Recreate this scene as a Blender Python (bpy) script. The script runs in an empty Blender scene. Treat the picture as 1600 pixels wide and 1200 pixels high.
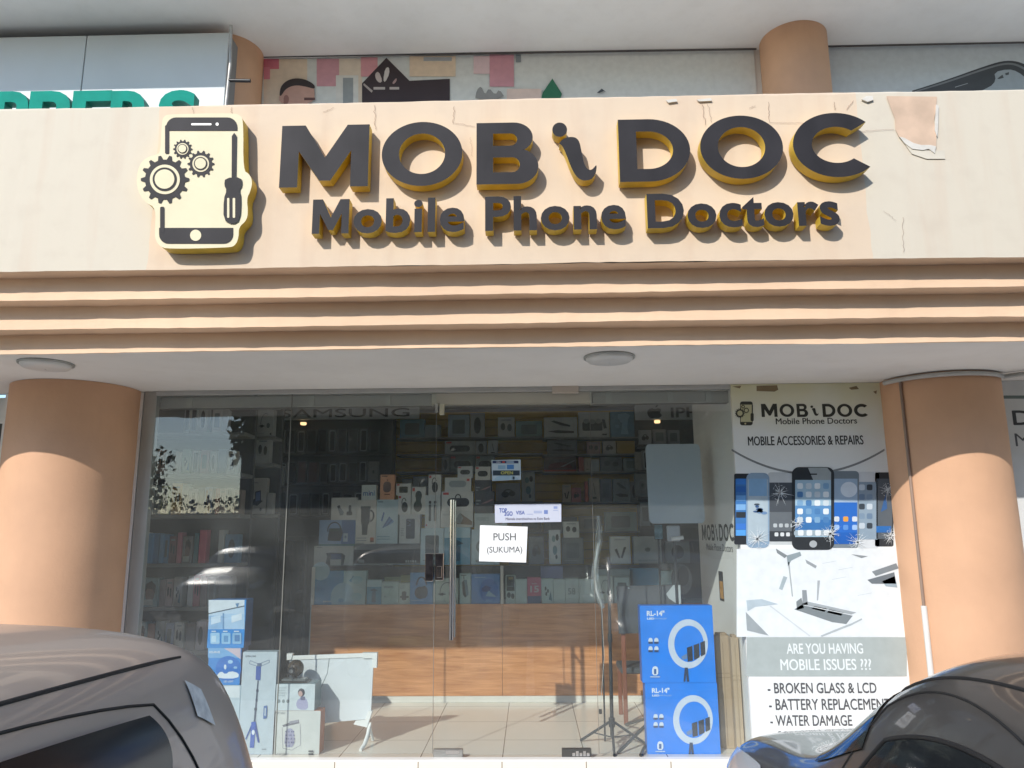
import bpy, math, random
import numpy as np
from math import sin, cos, pi, radians, atan2, sqrt
from mathutils import Vector, Matrix

SC = bpy.context.scene
COL = SC.collection
random.seed(7)

# ---------------------------------------------------------------- camera
FOC = 1200.0                       # focal length in pixels of a 1600 wide picture
PIT, YAW, ROL = radians(11), radians(1.25), radians(.43)
CAM = Vector((0, -5.98, 1.6))
FW = Vector((-sin(YAW)*cos(PIT), cos(YAW)*cos(PIT), sin(PIT)))
_r0 = Vector((cos(YAW), sin(YAW), 0)); _u0 = _r0.cross(FW)
RT = _r0*cos(ROL) - _u0*sin(ROL); UP = _u0*cos(ROL) + _r0*sin(ROL)
cam = bpy.data.cameras.new('camera'); co = bpy.data.objects.new('camera', cam); COL.objects.link(co)
cam.sensor_fit = 'HORIZONTAL'; cam.sensor_width = 36; cam.lens = 36*FOC/1600
cam.clip_start = .05; cam.clip_end = 2000
M = Matrix((RT, UP, -FW)).transposed().to_4x4(); M.translation = CAM
co.matrix_world = M
SC.camera = co

# ---------------------------------------------------------------- sky, sun, exposure
SUN = Vector((-.56, -1, .70)).normalized()          # towards the sun
w = bpy.data.worlds.new('World'); SC.world = w; w.use_nodes = True
nt = w.node_tree; bg = nt.nodes['Background']
sky = nt.nodes.new('ShaderNodeTexSky'); sky.sky_type = 'NISHITA'; sky.sun_disc = False
sky.sun_elevation = math.asin(SUN.z); sky.sun_rotation = radians(209.2)
sky.dust_density = .25; sky.ozone_density = 2.3
nt.links.new(sky.outputs[0], bg.inputs[0]); bg.inputs[1].default_value = .15
sl = bpy.data.lights.new('sun', 'SUN'); so = bpy.data.objects.new('sun', sl); COL.objects.link(so)
sl.energy = 2.55; sl.angle = radians(.5); sl.color = (1, .955, .89)
so.rotation_euler = SUN.to_track_quat('Z', 'Y').to_euler(); so.location = SUN*40
SC.view_settings.view_transform = 'Standard'; SC.view_settings.look = 'None'
SC.view_settings.gamma = 1; SC.view_settings.exposure = .72
SC.cycles.max_bounces = 12; SC.cycles.transparent_max_bounces = 24; SC.cycles.diffuse_bounces = 6

# ---------------------------------------------------------------- placing: a pixel of the 1600x1200 view to a point
def ray(px, py): return FW + RT*((px-800)/FOC) - UP*((py-600)/FOC)
def at(px, py, Y):
    d = ray(px, py); t = (Y-CAM.y)/d.y; return CAM.x+t*d.x, CAM.z+t*d.z
def atz(px, py, Z):
    d = ray(px, py); t = (Z-CAM.z)/d.z; return CAM.x+t*d.x, CAM.y+t*d.y
def pxrect(x0, y0, x1, y1, Y):
    xm, ym = (x0+x1)/2, (y0+y1)/2
    return at(x0, ym, Y)[0], at(xm, y1, Y)[1], at(x1, ym, Y)[0], at(xm, y0, Y)[1]

# ---------------------------------------------------------------- materials
def srgb(c):
    if isinstance(c, str): c = tuple(int(c[i:i+2], 16) for i in (0, 2, 4))
    return tuple((x/255/12.92 if x/255 <= .04045 else ((x/255+.055)/1.055)**2.4) for x in c)
MATS = {}
def mat(name, col, rough=.6, metal=0, var=0., scale=6, bump=0., coat=0., stretch=(1, 1, 1), detail=6, bscale=None, spec=.5, stain=0, staincol=(.2, .12, .08)):
    if name in MATS: return MATS[name]
    m = bpy.data.materials.new(name); m.use_nodes = True; MATS[name] = m
    n = m.node_tree; p = n.nodes['Principled BSDF']
    p.inputs['Roughness'].default_value = rough; p.inputs['Metallic'].default_value = metal
    p.inputs['Coat Weight'].default_value = coat; p.inputs['Coat Roughness'].default_value = .04
    p.inputs['Base Color'].default_value = (*col, 1); p.inputs['Specular IOR Level'].default_value = spec
    if var or bump:
        tc = n.nodes.new('ShaderNodeTexCoord'); mp = n.nodes.new('ShaderNodeMapping'); mp.inputs['Scale'].default_value = stretch
        n.links.new(tc.outputs['Object'], mp.inputs[0])
        nz = n.nodes.new('ShaderNodeTexNoise'); nz.inputs['Scale'].default_value = scale; nz.inputs['Detail'].default_value = detail
        n.links.new(mp.outputs[0], nz.inputs['Vector'])
        if var:
            rp = n.nodes.new('ShaderNodeValToRGB'); rp.color_ramp.elements[0].position = .3; rp.color_ramp.elements[1].position = .7
            rp.color_ramp.elements[0].color = tuple(max(0, c*(1-var)) for c in col)+(1,)
            rp.color_ramp.elements[1].color = tuple(min(1, c*(1+var*.5)) for c in col)+(1,)
            n.links.new(nz.outputs[0], rp.inputs[0]); n.links.new(rp.outputs[0], p.inputs['Base Color'])
            if stain:                                  # vertical weather streaks and blotches
                m3 = n.nodes.new('ShaderNodeMapping'); m3.inputs['Scale'].default_value = (2.2, 2.2, .4); n.links.new(tc.outputs['Object'], m3.inputs[0])
                n3 = n.nodes.new('ShaderNodeTexNoise'); n3.inputs['Scale'].default_value = 2.4; n3.inputs['Detail'].default_value = 9; n3.inputs['Roughness'].default_value = .65; n.links.new(m3.outputs[0], n3.inputs['Vector'])
                r3 = n.nodes.new('ShaderNodeMapRange'); r3.inputs[1].default_value = .48; r3.inputs[2].default_value = .78; r3.inputs[4].default_value = stain; n.links.new(n3.outputs[0], r3.inputs[0])
                x3 = n.nodes.new('ShaderNodeMix'); x3.data_type = 'RGBA'; x3.inputs[7].default_value = (*staincol, 1)
                n.links.new(r3.outputs[0], x3.inputs[0]); n.links.new(rp.outputs[0], x3.inputs[6]); n.links.new(x3.outputs[2], p.inputs['Base Color'])
        if bump:
            n2 = n.nodes.new('ShaderNodeTexNoise'); n2.inputs['Scale'].default_value = bscale or scale*4; n2.inputs['Detail'].default_value = 5
            n.links.new(mp.outputs[0], n2.inputs['Vector'])
            b = n.nodes.new('ShaderNodeBump'); b.inputs['Strength'].default_value = bump; b.inputs['Distance'].default_value = .01
            n.links.new(n2.outputs[0], b.inputs['Height']); n.links.new(b.outputs[0], p.inputs['Normal'])
    return m
def ink(c, rough=.45):                                   # printed or painted plain colour, slightly uneven
    k = c if isinstance(c, str) else '%02x%02x%02x' % c
    return mat('print_'+k, tuple(min(.86, x*.92) for x in srgb(k)), rough, var=.07, scale=14)

def fascia_material():
    m = bpy.data.materials.new('painted_fascia'); m.use_nodes = True; n = m.node_tree; L = n.links; p = n.nodes['Principled BSDF']
    p.inputs['Roughness'].default_value = .75
    tc = n.nodes.new('ShaderNodeTexCoord'); sx = n.nodes.new('ShaderNodeSeparateXYZ'); L.new(tc.outputs['Object'], sx.inputs[0])
    def math_(op, a, b):
        q = n.nodes.new('ShaderNodeMath'); q.operation = op
        for i, s in enumerate((a, b)):
            if isinstance(s, (int, float)): q.inputs[i].default_value = s
            else: L.new(s, q.inputs[i])
        return q.outputs[0]
    def noise(scale, st, detail=5):
        mp = n.nodes.new('ShaderNodeMapping'); mp.inputs['Scale'].default_value = st; L.new(tc.outputs['Object'], mp.inputs[0])
        q = n.nodes.new('ShaderNodeTexNoise'); q.inputs['Scale'].default_value = scale; q.inputs['Detail'].default_value = detail
        L.new(mp.outputs[0], q.inputs['Vector']); return q.outputs[0]
    jit = noise(3, (1, 1, 1))
    xa = math_('ADD', sx.outputs[0], math_('MULTIPLY', math_('SUBTRACT', jit, .5), .06))
    inside = math_('MULTIPLY', math_('GREATER_THAN', xa, FX0), math_('LESS_THAN', xa, FX1))
    def mix(f, a, b):
        q = n.nodes.new('ShaderNodeMix'); q.data_type = 'RGBA'
        L.new(f, q.inputs[0])
        for i, s in ((6, a), (7, b)):
            if isinstance(s, tuple): q.inputs[i].default_value = (*s, 1)
            else: L.new(s, q.inputs[i])
        return q.outputs[2]
    base = mix(inside, (.64, .57, .455), (.685, .54, .395))
    st = n.nodes.new('ShaderNodeValToRGB'); st.color_ramp.elements[0].position = .50; st.color_ramp.elements[1].position = .80
    L.new(noise(2.2, (3.5, 1, .35)), st.inputs[0])
    f1 = math_('MULTIPLY', st.outputs[0], .30)
    c1 = mix(f1, base, (.56, .36, .24))
    s2 = n.nodes.new('ShaderNodeValToRGB'); s2.color_ramp.elements[0].position = .52; s2.color_ramp.elements[1].position = .75
    L.new(noise(7, (1, 1, 1), 9), s2.inputs[0])
    c2 = mix(math_('MULTIPLY', s2.outputs[0], .16), c1, (.45, .36, .28))
    L.new(c2, p.inputs['Base Color'])
    b = n.nodes.new('ShaderNodeBump'); b.inputs['Strength'].default_value = .25; b.inputs['Distance'].default_value = .006
    L.new(noise(16, (1, 1, 1), 7), b.inputs['Height']); L.new(b.outputs[0], p.inputs['Normal'])
    return m

def glass_material(name, tint=(.945, .97, .965), dirt_haze=.027, spec=1.0):  # diffuse film: dust on the glass plus a painted-in milky haze
    m = bpy.data.materials.new(name); m.use_nodes = True; n = m.node_tree; L = n.links
    n.nodes.remove(n.nodes['Principled BSDF']); out = n.nodes['Material Output']
    tr = n.nodes.new('ShaderNodeBsdfTransparent'); tr.inputs[0].default_value = (*tint, 1)
    gl = n.nodes.new('ShaderNodeBsdfGlossy'); gl.inputs['Roughness'].default_value = .0; gl.inputs[0].default_value = (1, 1, 1, 1)
    lw = n.nodes.new('ShaderNodeLayerWeight'); lw.inputs[0].default_value = .5
    p5 = n.nodes.new('ShaderNodeMath'); p5.operation = 'POWER'; p5.inputs[1].default_value = 5; L.new(lw.outputs['Facing'], p5.inputs[0])
    ma = n.nodes.new('ShaderNodeMath'); ma.operation = 'MULTIPLY_ADD'; ma.inputs[1].default_value = .95*spec; ma.inputs[2].default_value = .045*spec
    L.new(p5.outputs[0], ma.inputs[0])
    mx = n.nodes.new('ShaderNodeMixShader'); L.new(ma.outputs[0], mx.inputs[0]); L.new(tr.outputs[0], mx.inputs[1]); L.new(gl.outputs[0], mx.inputs[2])
    tc = n.nodes.new('ShaderNodeTexCoord'); nz = n.nodes.new('ShaderNodeTexNoise'); nz.inputs['Scale'].default_value = 2.2; nz.inputs['Detail'].default_value = 8
    L.new(tc.outputs['Object'], nz.inputs['Vector'])
    rp = n.nodes.new('ShaderNodeMapRange'); rp.inputs[1].default_value = .3; rp.inputs[2].default_value = .75
    rp.inputs[3].default_value = dirt_haze*.5; rp.inputs[4].default_value = dirt_haze*1.7; L.new(nz.outputs[0], rp.inputs[0])
    df = n.nodes.new('ShaderNodeBsdfDiffuse'); df.inputs[0].default_value = (.75, .77, .76, 1)
    m2 = n.nodes.new('ShaderNodeMixShader'); L.new(rp.outputs[0], m2.inputs[0]); L.new(mx.outputs[0], m2.inputs[1]); L.new(df.outputs[0], m2.inputs[2])
    L.new(m2.outputs[0], out.inputs[0])
    return m

def wood_material():
    m = bpy.data.materials.new('wood_laminate'); m.use_nodes = True; n = m.node_tree; L = n.links; p = n.nodes['Principled BSDF']
    p.inputs['Roughness'].default_value = .38
    tc = n.nodes.new('ShaderNodeTexCoord'); mp = n.nodes.new('ShaderNodeMapping'); mp.inputs['Scale'].default_value = (.55, 1, 5)
    L.new(tc.outputs['Object'], mp.inputs[0])
    wv = n.nodes.new('ShaderNodeTexNoise'); wv.inputs['Scale'].default_value = 3; wv.inputs['Detail'].default_value = 8; wv.inputs['Distortion'].default_value = 1.6
    L.new(mp.outputs[0], wv.inputs['Vector'])
    mp2 = n.nodes.new('ShaderNodeMapping'); mp2.inputs['Scale'].default_value = (1.2, 1, 40); L.new(tc.outputs['Object'], mp2.inputs[0])
    w2 = n.nodes.new('ShaderNodeTexNoise'); w2.inputs['Scale'].default_value = 4; w2.inputs['Detail'].default_value = 6; L.new(mp2.outputs[0], w2.inputs['Vector'])
    rp = n.nodes.new('ShaderNodeValToRGB'); e = rp.color_ramp.elements
    e[0].position = .3; e[0].color = (.49, .205, .085, 1); e[1].position = .62; e[1].color = (.70, .34, .155, 1)
    q = e.new(.48); q.color = (.60, .28, .122, 1)
    L.new(wv.outputs[0], rp.inputs[0])
    mx = n.nodes.new('ShaderNodeMix'); mx.data_type = 'RGBA'; mx.blend_type = 'MULTIPLY'; mx.inputs[0].default_value = .35
    r2 = n.nodes.new('ShaderNodeValToRGB'); r2.color_ramp.elements[0].position = .35; r2.color_ramp.elements[1].position = .6
    r2.color_ramp.elements[0].color = (.62, .56, .5, 1); r2.color_ramp.elements[1].color = (1, 1, 1, 1)
    L.new(w2.outputs[0], r2.inputs[0]); L.new(rp.outputs[0], mx.inputs[6]); L.new(r2.outputs[0], mx.inputs[7]); L.new(mx.outputs[2], p.inputs['Base Color'])
    return m
def tile_material():
    m = bpy.data.materials.new('floor_tiles'); m.use_nodes = True; n = m.node_tree; L = n.links; p = n.nodes['Principled BSDF']
    p.inputs['Roughness'].default_value = .22
    tc = n.nodes.new('ShaderNodeTexCoord'); br = n.nodes.new('ShaderNodeTexBrick'); br.offset = 0
    br.inputs['Scale'].default_value = 1; br.inputs['Brick Width'].default_value = .6; br.inputs['Row Height'].default_value = .6
    br.inputs['Mortar Size'].default_value = .004; br.inputs['Color1'].default_value = (.74, .69, .60, 1); br.inputs['Color2'].default_value = (.72, .665, .575, 1)
    br.inputs['Mortar'].default_value = (.24, .20, .16, 1)
    mp = n.nodes.new('ShaderNodeMapping'); mp.inputs['Location'].default_value = (.22, .1, 0); L.new(tc.outputs['Object'], mp.inputs[0])
    L.new(mp.outputs[0], br.inputs['Vector']); L.new(br.outputs[0], p.inputs['Base Color'])
    return m
def banner_material():
    m = bpy.data.materials.new('banner_vinyl'); m.use_nodes = True; n = m.node_tree; L = n.links; p = n.nodes['Principled BSDF']
    p.inputs['Roughness'].default_value = .5
    tc = n.nodes.new('ShaderNodeTexCoord'); sx = n.nodes.new('ShaderNodeSeparateXYZ'); L.new(tc.outputs['Object'], sx.inputs[0])
    nz = n.nodes.new('ShaderNodeTexNoise'); nz.inputs['Scale'].default_value = 2.5; L.new(tc.outputs['Object'], nz.inputs['Vector'])
    ad = n.nodes.new('ShaderNodeMath'); ad.operation = 'MULTIPLY_ADD'; ad.inputs[1].default_value = .35; L.new(nz.outputs[0], ad.inputs[0]); L.new(sx.outputs[2], ad.inputs[2])
    mr = n.nodes.new('ShaderNodeMapRange'); mr.inputs[1].default_value = 2.45; mr.inputs[2].default_value = 2.95; L.new(ad.outputs[0], mr.inputs[0])
    mx = n.nodes.new('ShaderNodeMix'); mx.data_type = 'RGBA'; mx.inputs[6].default_value = (.74, .77, .77, 1); mx.inputs[7].default_value = (.66, .62, .34, 1)
    L.new(mr.outputs[0], mx.inputs[0]); L.new(mx.outputs[2], p.inputs['Base Color'])
    return m

FX0, FX1 = at(240, 290, -1.714)[0], at(1352, 290, -1.714)[0]
MF = fascia_material()
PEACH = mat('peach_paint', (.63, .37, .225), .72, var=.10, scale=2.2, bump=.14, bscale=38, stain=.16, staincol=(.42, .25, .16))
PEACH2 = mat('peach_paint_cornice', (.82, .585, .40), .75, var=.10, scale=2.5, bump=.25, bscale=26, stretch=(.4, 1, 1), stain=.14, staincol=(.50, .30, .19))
WHITE = mat('soffit_white_paint', (.82, .80, .76), .8, var=.06, scale=1.2, bump=.1, bscale=18, stain=.12, staincol=(.5, .45, .38))
WALLW = mat('white_wall_paint', (.78, .77, .74), .7, var=.05, scale=2)
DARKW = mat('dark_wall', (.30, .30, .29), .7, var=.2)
YELLOW = mat('yellow_slatwall', (.72, .44, .03), .6, var=.12, scale=3)
GLASS = glass_material('shop_glass')
GLASS2 = glass_material('showcase_glass', (.92, .96, .95), .01)
STEEL = mat('polished_steel', (.62, .61, .60), .14, 1.0, var=.1, scale=20)
ALU = mat('grey_aluminium', (.42, .43, .41), .45, .35, var=.08, scale=5)
GREYRAIL = mat('grey_rail', (.46, .46, .44), .55, var=.12, scale=4)
BEIGE = mat('beige_transom', (.52, .50, .43), .5, var=.06, scale=3)
BLACKP = mat('black_plastic', (.016, .016, .018), .4, var=.15)
WOOD = wood_material(); TILE = tile_material(); BANNER = banner_material()
SIGNBLK = mat('sign_black_face', (.030, .027, .029), .62, var=.35, scale=5, stretch=(1, 1, .6), spec=.25)
SIGNYEL = mat('sign_yellow_side', (.66, .45, .05), .5, var=.22, scale=9)
SIGNCRM = mat('sign_cream_face', (.76, .67, .45), .7, var=.06, scale=5)

# ---------------------------------------------------------------- mesh builder
class MB:
    def __init__(s): s.v = []; s.f = []; s.m = []; s.mats = []; s.smooth = []
    def mi(s, m):
        if m not in s.mats: s.mats.append(m)
        return s.mats.index(m)
    def add(s, vs, fs, m, smooth=False):
        o = len(s.v); s.v += [tuple(p) for p in vs]; k = s.mi(m)
        for f in fs: s.f.append([i+o for i in f]); s.m.append(k); s.smooth.append(smooth)
    def box(s, x0, x1, y0, y1, z0, z1, m, ch=0.):
        if ch <= 0:
            s.add([(x0, y0, z0), (x1, y0, z0), (x1, y1, z0), (x0, y1, z0), (x0, y0, z1), (x1, y0, z1), (x1, y1, z1), (x0, y1, z1)],
                  [(0, 3, 2, 1), (4, 5, 6, 7), (0, 1, 5, 4), (1, 2, 6, 5), (2, 3, 7, 6), (3, 0, 4, 7)], m)
        else:                                        # chamfered box
            c = min(ch, (x1-x0)*.45, (y1-y0)*.45, (z1-z0)*.45); vs = []; ix = {}
            X, Y, Z = (x0, x1), (y0, y1), (z0, z1)
            for i in (0, 1):
                for j in (0, 1):
                    for k in (0, 1):
                        sx, sy, sz = (1, -1)[i], (1, -1)[j], (1, -1)[k]
                        for a, (dx, dy, dz) in enumerate(((0, c, c), (c, 0, c), (c, c, 0))):
                            ix[i, j, k, a] = len(vs); vs.append((X[i]+sx*dx, Y[j]+sy*dy, Z[k]+sz*dz))
            F = []
            for i in (0, 1): F.append([ix[i, j, k, 0] for j, k in ((0, 0), (0, 1), (1, 1), (1, 0))][::(1 if i == 0 else -1)])
            for j in (0, 1): F.append([ix[i, j, k, 1] for i, k in ((0, 0), (1, 0), (1, 1), (0, 1))][::(1 if j == 0 else -1)])
            for k in (0, 1): F.append([ix[i, j, k, 2] for i, j in ((0, 0), (0, 1), (1, 1), (1, 0))][::(1 if k == 0 else -1)])
            for i in (0, 1):
                for j in (0, 1): F.append([ix[i, j, 0, 0], ix[i, j, 1, 0], ix[i, j, 1, 1], ix[i, j, 0, 1]])
                for k in (0, 1): F.append([ix[i, 0, k, 0], ix[i, 1, k, 0], ix[i, 1, k, 2], ix[i, 0, k, 2]])
            for j in (0, 1):
                for k in (0, 1): F.append([ix[0, j, k, 1], ix[1, j, k, 1], ix[1, j, k, 2], ix[0, j, k, 2]])
            for i in (0, 1):
                for j in (0, 1):
                    for k in (0, 1): F.append([ix[i, j, k, 0], ix[i, j, k, 1], ix[i, j, k, 2]])
            s.add(vs, F, m)
    def poly(s, pts, y, m):                          # flat polygon facing -Y, pts in (x,z)
        a = sum(p[0]*q[1]-q[0]*p[1] for p, q in zip(pts, pts[1:]+pts[:1]))
        if a < 0: pts = pts[::-1]
        s.add([(x, y, z) for x, z in pts], [list(range(len(pts)))], m)
    def prism(s, pts, y0, y1, m, side=None):
        a = sum(p[0]*q[1]-q[0]*p[1] for p, q in zip(pts, pts[1:]+pts[:1]))
        if a < 0: pts = pts[::-1]
        n = len(pts)
        s.add([(x, y0, z) for x, z in pts], [list(range(n))], m)
        s.add([(x, y1, z) for x, z in pts], [list(range(n))[::-1]], side or m)
        s.add([(x, y0, z) for x, z in pts]+[(x, y1, z) for x, z in pts], [(i, i+n, (i+1) % n+n, (i+1) % n) for i in range(n)], side or m)
    def tube(s, pts, r, m, n=10, cap=True):
        pts = [Vector(p) for p in pts]; rings = []; rs = r if isinstance(r, (list, tuple)) else [r]*len(pts)
        for i, p in enumerate(pts):
            d = (pts[min(i+1, len(pts)-1)]-pts[max(i-1, 0)]).normalized()
            a = Vector((0, 0, 1)) if abs(d.z) < .9 else Vector((1, 0, 0))
            e1 = d.cross(a).normalized(); e2 = d.cross(e1)
            rings.append([p+(e1*cos(t)+e2*sin(t))*rs[i] for t in (2*pi*k/n for k in range(n))])
        vs = [q for R in rings for q in R]
        fs = [(i*n+k, i*n+(k+1) % n, (i+1)*n+(k+1) % n, (i+1)*n+k) for i in range(len(pts)-1) for k in range(n)]
        s.add(vs, fs, m, True)
        if cap: s.add(rings[0], [list(range(n))[::-1]], m); s.add(rings[-1], [list(range(n))], m)
    def lathe(s, prof, cx, cy, m, n=48, a0=0, a1=2*pi):
        full = abs(a1-a0-2*pi) < 1e-6; k = n if full else n+1
        vs = [(cx+r*cos(a0+(a1-a0)*i/n), cy+r*sin(a0+(a1-a0)*i/n), z) for r, z in prof for i in range(k)]
        fs = [(j*k+i, j*k+(i+1) % k, (j+1)*k+(i+1) % k, (j+1)*k+i) for j in range(len(prof)-1) for i in range(k if full else n)]
        s.add(vs, fs, m, True)
    def strip(s, pts, wd, y, m):                     # thin flat line on a facade
        for a, b in zip(pts, pts[1:]):
            dx, dz = b[0]-a[0], b[1]-a[1]; l = sqrt(dx*dx+dz*dz) or 1e-6; nx, nz = -dz/l*wd/2, dx/l*wd/2
            s.poly([(a[0]+nx, a[1]+nz), (b[0]+nx, b[1]+nz), (b[0]-nx, b[1]-nz), (a[0]-nx, a[1]-nz)], y, m)
    def build(s, name, parent=None, origin=None):
        me = bpy.data.meshes.new(name); ox = Vector(origin or (0, 0, 0))
        me.from_pydata([tuple(Vector(p)-ox) for p in s.v], [], s.f)
        for m in s.mats: me.materials.append(m)
        me.polygons.foreach_set('material_index', s.m); me.polygons.foreach_set('use_smooth', s.smooth)
        me.update()
        o = bpy.data.objects.new(name, me); COL.objects.link(o); o.location = ox
        if parent:
            o.parent = parent; o.location = ox-parent.matrix_world.translation if parent.parent is None else ox
            if parent.parent is None: o.location = ox-parent.location
            else: o.location = ox-parent.location-parent.parent.location
        return o
def tag(o, label=None, cat=None, group=None, kind=None):
    if label: o['label'] = label
    if cat: o['category'] = cat
    if group: o['group'] = group
    if kind: o['kind'] = kind
    return o
def thing(name, loc, label, cat, group=None):
    o = bpy.data.objects.new(name, None); COL.objects.link(o); o.location = loc; o.empty_display_size = .1
    return tag(o, label, cat, group)

# ---------------------------------------------------------------- 2D shapes and text
def curve2d(loops, depth=0):
    cu = bpy.data.curves.new('c', 'CURVE'); cu.dimensions = '2D'; cu.fill_mode = 'BOTH'; cu.extrude = depth/2
    for lp in loops:
        sp = cu.splines.new('POLY'); sp.points.add(len(lp)-1); sp.use_cyclic_u = True
        for p, q in zip(sp.points, lp): p.co = (q[0], q[1], 0, 1)
    return _tomesh(cu)
def _tomesh(cu):
    o = bpy.data.objects.new('tmp', cu); COL.objects.link(o)
    bpy.context.view_layer.update()
    me = o.evaluated_get(bpy.context.evaluated_depsgraph_get()).to_mesh()
    vs = [tuple(v.co) for v in me.vertices]; fs = [list(p.vertices) for p in me.polygons]
    o.evaluated_get(bpy.context.evaluated_depsgraph_get()).to_mesh_clear()
    bpy.data.objects.remove(o); bpy.data.curves.remove(cu)
    return vs, fs
def text2d(s, bold=.0, depth=0, spacing=1.0):
    cu = bpy.data.curves.new('t', 'FONT'); cu.body = s; cu.offset = bold; cu.extrude = depth/2; cu.space_character = spacing; cu.fill_mode = 'BOTH'
    cu.resolution_u = 4
    return _tomesh(cu)
def bbox(vs): return min(v[0] for v in vs), min(v[1] for v in vs), max(v[0] for v in vs), max(v[1] for v in vs)
def put_flat(mb, vs, fs, rect, y, m):                # fit a flat 2D mesh in rect (x0,z0,x1,z1), facing -Y
    x0, z0, x1, z1 = bbox(vs); X0, Z0, X1, Z1 = rect
    P = [(X0+(v[0]-x0)/(x1-x0)*(X1-X0), y, Z0+(v[1]-z0)/(z1-z0)*(Z1-Z0)) for v in vs]
    F = []
    for f in fs:
        a = sum(P[p][0]*P[q][2]-P[q][0]*P[p][2] for p, q in zip(f, f[1:]+f[:1]))
        F.append(f if a > 0 else f[::-1])
    mb.add(P, F, m)
def put_text(mb, s, rect, y, m, bold=.0, spacing=1.0):
    if bold > 0 and any(c in s for c in 'MW'):           # heavier strokes without a self-crossing outline
        vs, fs = text2d(s, 0, 0, spacing); h = rect[3]-rect[1]; d = min(bold, .03)*h*1.1
        for k, (dx, dz) in enumerate(((-d, 0), (d, 0), (0, d*.7), (0, -d*.7), (0, 0))):
            put_flat(mb, vs, fs, (rect[0]+d+dx, rect[1]+d*.7+dz, rect[2]-d+dx, rect[3]-d*.7+dz), y-.00012*k, m)
        return
    vs, fs = text2d(s, bold, 0, spacing); put_flat(mb, vs, fs, rect, y, m)
def ell(cx, cy, rx, ry, n=40, a0=0, a1=2*pi):
    full = abs(a1-a0-2*pi) < 1e-6
    return [(cx+rx*cos(a0+(a1-a0)*i/(n if full else n-1)), cy+ry*sin(a0+(a1-a0)*i/(n if full else n-1))) for i in range(n)]
def rrect(x0, z0, x1, z1, r, n=6):
    r = min(r, abs(x1-x0)/2, abs(z1-z0)/2); P = []
    for cx, cz, a in ((x1-r, z1-r, 0), (x0+r, z1-r, pi/2), (x0+r, z0+r, pi), (x1-r, z0+r, 3*pi/2)):
        P += [(cx+r*cos(a+pi/2*i/n), cz+r*sin(a+pi/2*i/n)) for i in range(n+1)]
    return P
def chaikin(p, it=2):
    for _ in range(it):
        q = []
        for a, b in zip(p, p[1:]+p[:1]):
            q += [(a[0]*.75+b[0]*.25, a[1]*.75+b[1]*.25), (a[0]*.25+b[0]*.75, a[1]*.25+b[1]*.75)]
        p = q
    return p
def gear(cx, cy, ro, ri, teeth=14):
    P = []
    for i in range(teeth):
        for f, r in ((-.30, ri), (-.12, ro), (.12, ro), (.30, ri)):
            a = 2*pi*(i+f)/teeth; P.append((cx+r*cos(a), cy+r*sin(a)))
    return P

# the seven letters of the shop name, outlines in a unit box
def half_d(x0, y0, x1, y1, n=24):                    # D outline: straight left side, elliptic right
    h = (y1-y0)/2; rx = min(x1-x0, h*1.15); 
    return [(x0, y0)]+[(x1-rx+rx*cos(a), y0+h+h*sin(a)) for a in (-pi/2+pi*i/n for i in range(n+1))]+[(x0, y1)]
def c_shape():
    a0, a1 = radians(44), radians(316)
    o = [(.53+.53*cos(a), .5+.5*sin(a)) for a in (a0+(a1-a0)*i/44 for i in range(45))]
    b0, b1 = radians(50), radians(310)
    i_ = [(.53+.30*cos(a), .5+.28*sin(a)) for a in (b1+(b0-b1)*i/44 for i in range(45))]
    P = o+i_; mx = max(p[0] for p in P); return [[(x/mx, y) for x, y in P]]
LETTERS = {
 'M': [[(0, 0), (0, 1), (.27, 1), (.505, .47), (.75, 1), (1, 1), (1, 0), (.80, 0), (.80, .58), (.575, .10), (.45, .10), (.205, .58), (.205, 0)]],
 'O': [ell(.5, .5, .5, .5, 64), ell(.5, .5, .285, .315, 64)[::-1]],
 'B': [[(0, 0), (0, 1), (.60, 1)]+[(.60+.315*cos(a), .755+.245*sin(a)) for a in (pi/2-pi*.86*i/14 for i in range(1, 15))]
       + [(.66+.34*cos(a), .285+.285*sin(a)) for a in (pi*.40-pi*.9*i/18 for i in range(19))],
       [(.27, .82), (.27, .62)]+[(.55+.11*cos(a), .72+.10*sin(a)) for a in (-pi/2+pi*i/10 for i in range(11))],
       [(.27, .43), (.27, .19)]+[(.58+.12*cos(a), .31+.12*sin(a)) for a in (-pi/2+pi*i/10 for i in range(11))]],
 'D': [half_d(0, 0, 1, 1), half_d(.25, .20, .76, .80)[::-1]],
 'C': c_shape(),
}
SWASH_DOT = ell(70, 579, 33, 32, 32)                 # the slanted i, in the sign's own drawing units
SWASH = chaikin([(66, 640), (82, 622), (110, 611), (140, 612), (158, 630), (166, 668), (178, 730), (196, 758), (216, 758), (237, 730),
                 (232, 775), (214, 800), (186, 807), (160, 802), (138, 780), (118, 740), (100, 690), (84, 655), (74, 645)], 2)
NAME_RECTS = [('M', 438.5, 195.5, 576, 292), ('O', 596.5, 190.5, 722.5, 290.5), ('B', 744.5, 191.5, 841, 287.5), ('i', 863, 191, 933, 282),
              ('D', 967, 186, 1078.5, 283.5), ('O', 1094, 180.5, 1223.5, 279.5), ('C', 1239, 176.5, 1356.5, 277)]
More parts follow.
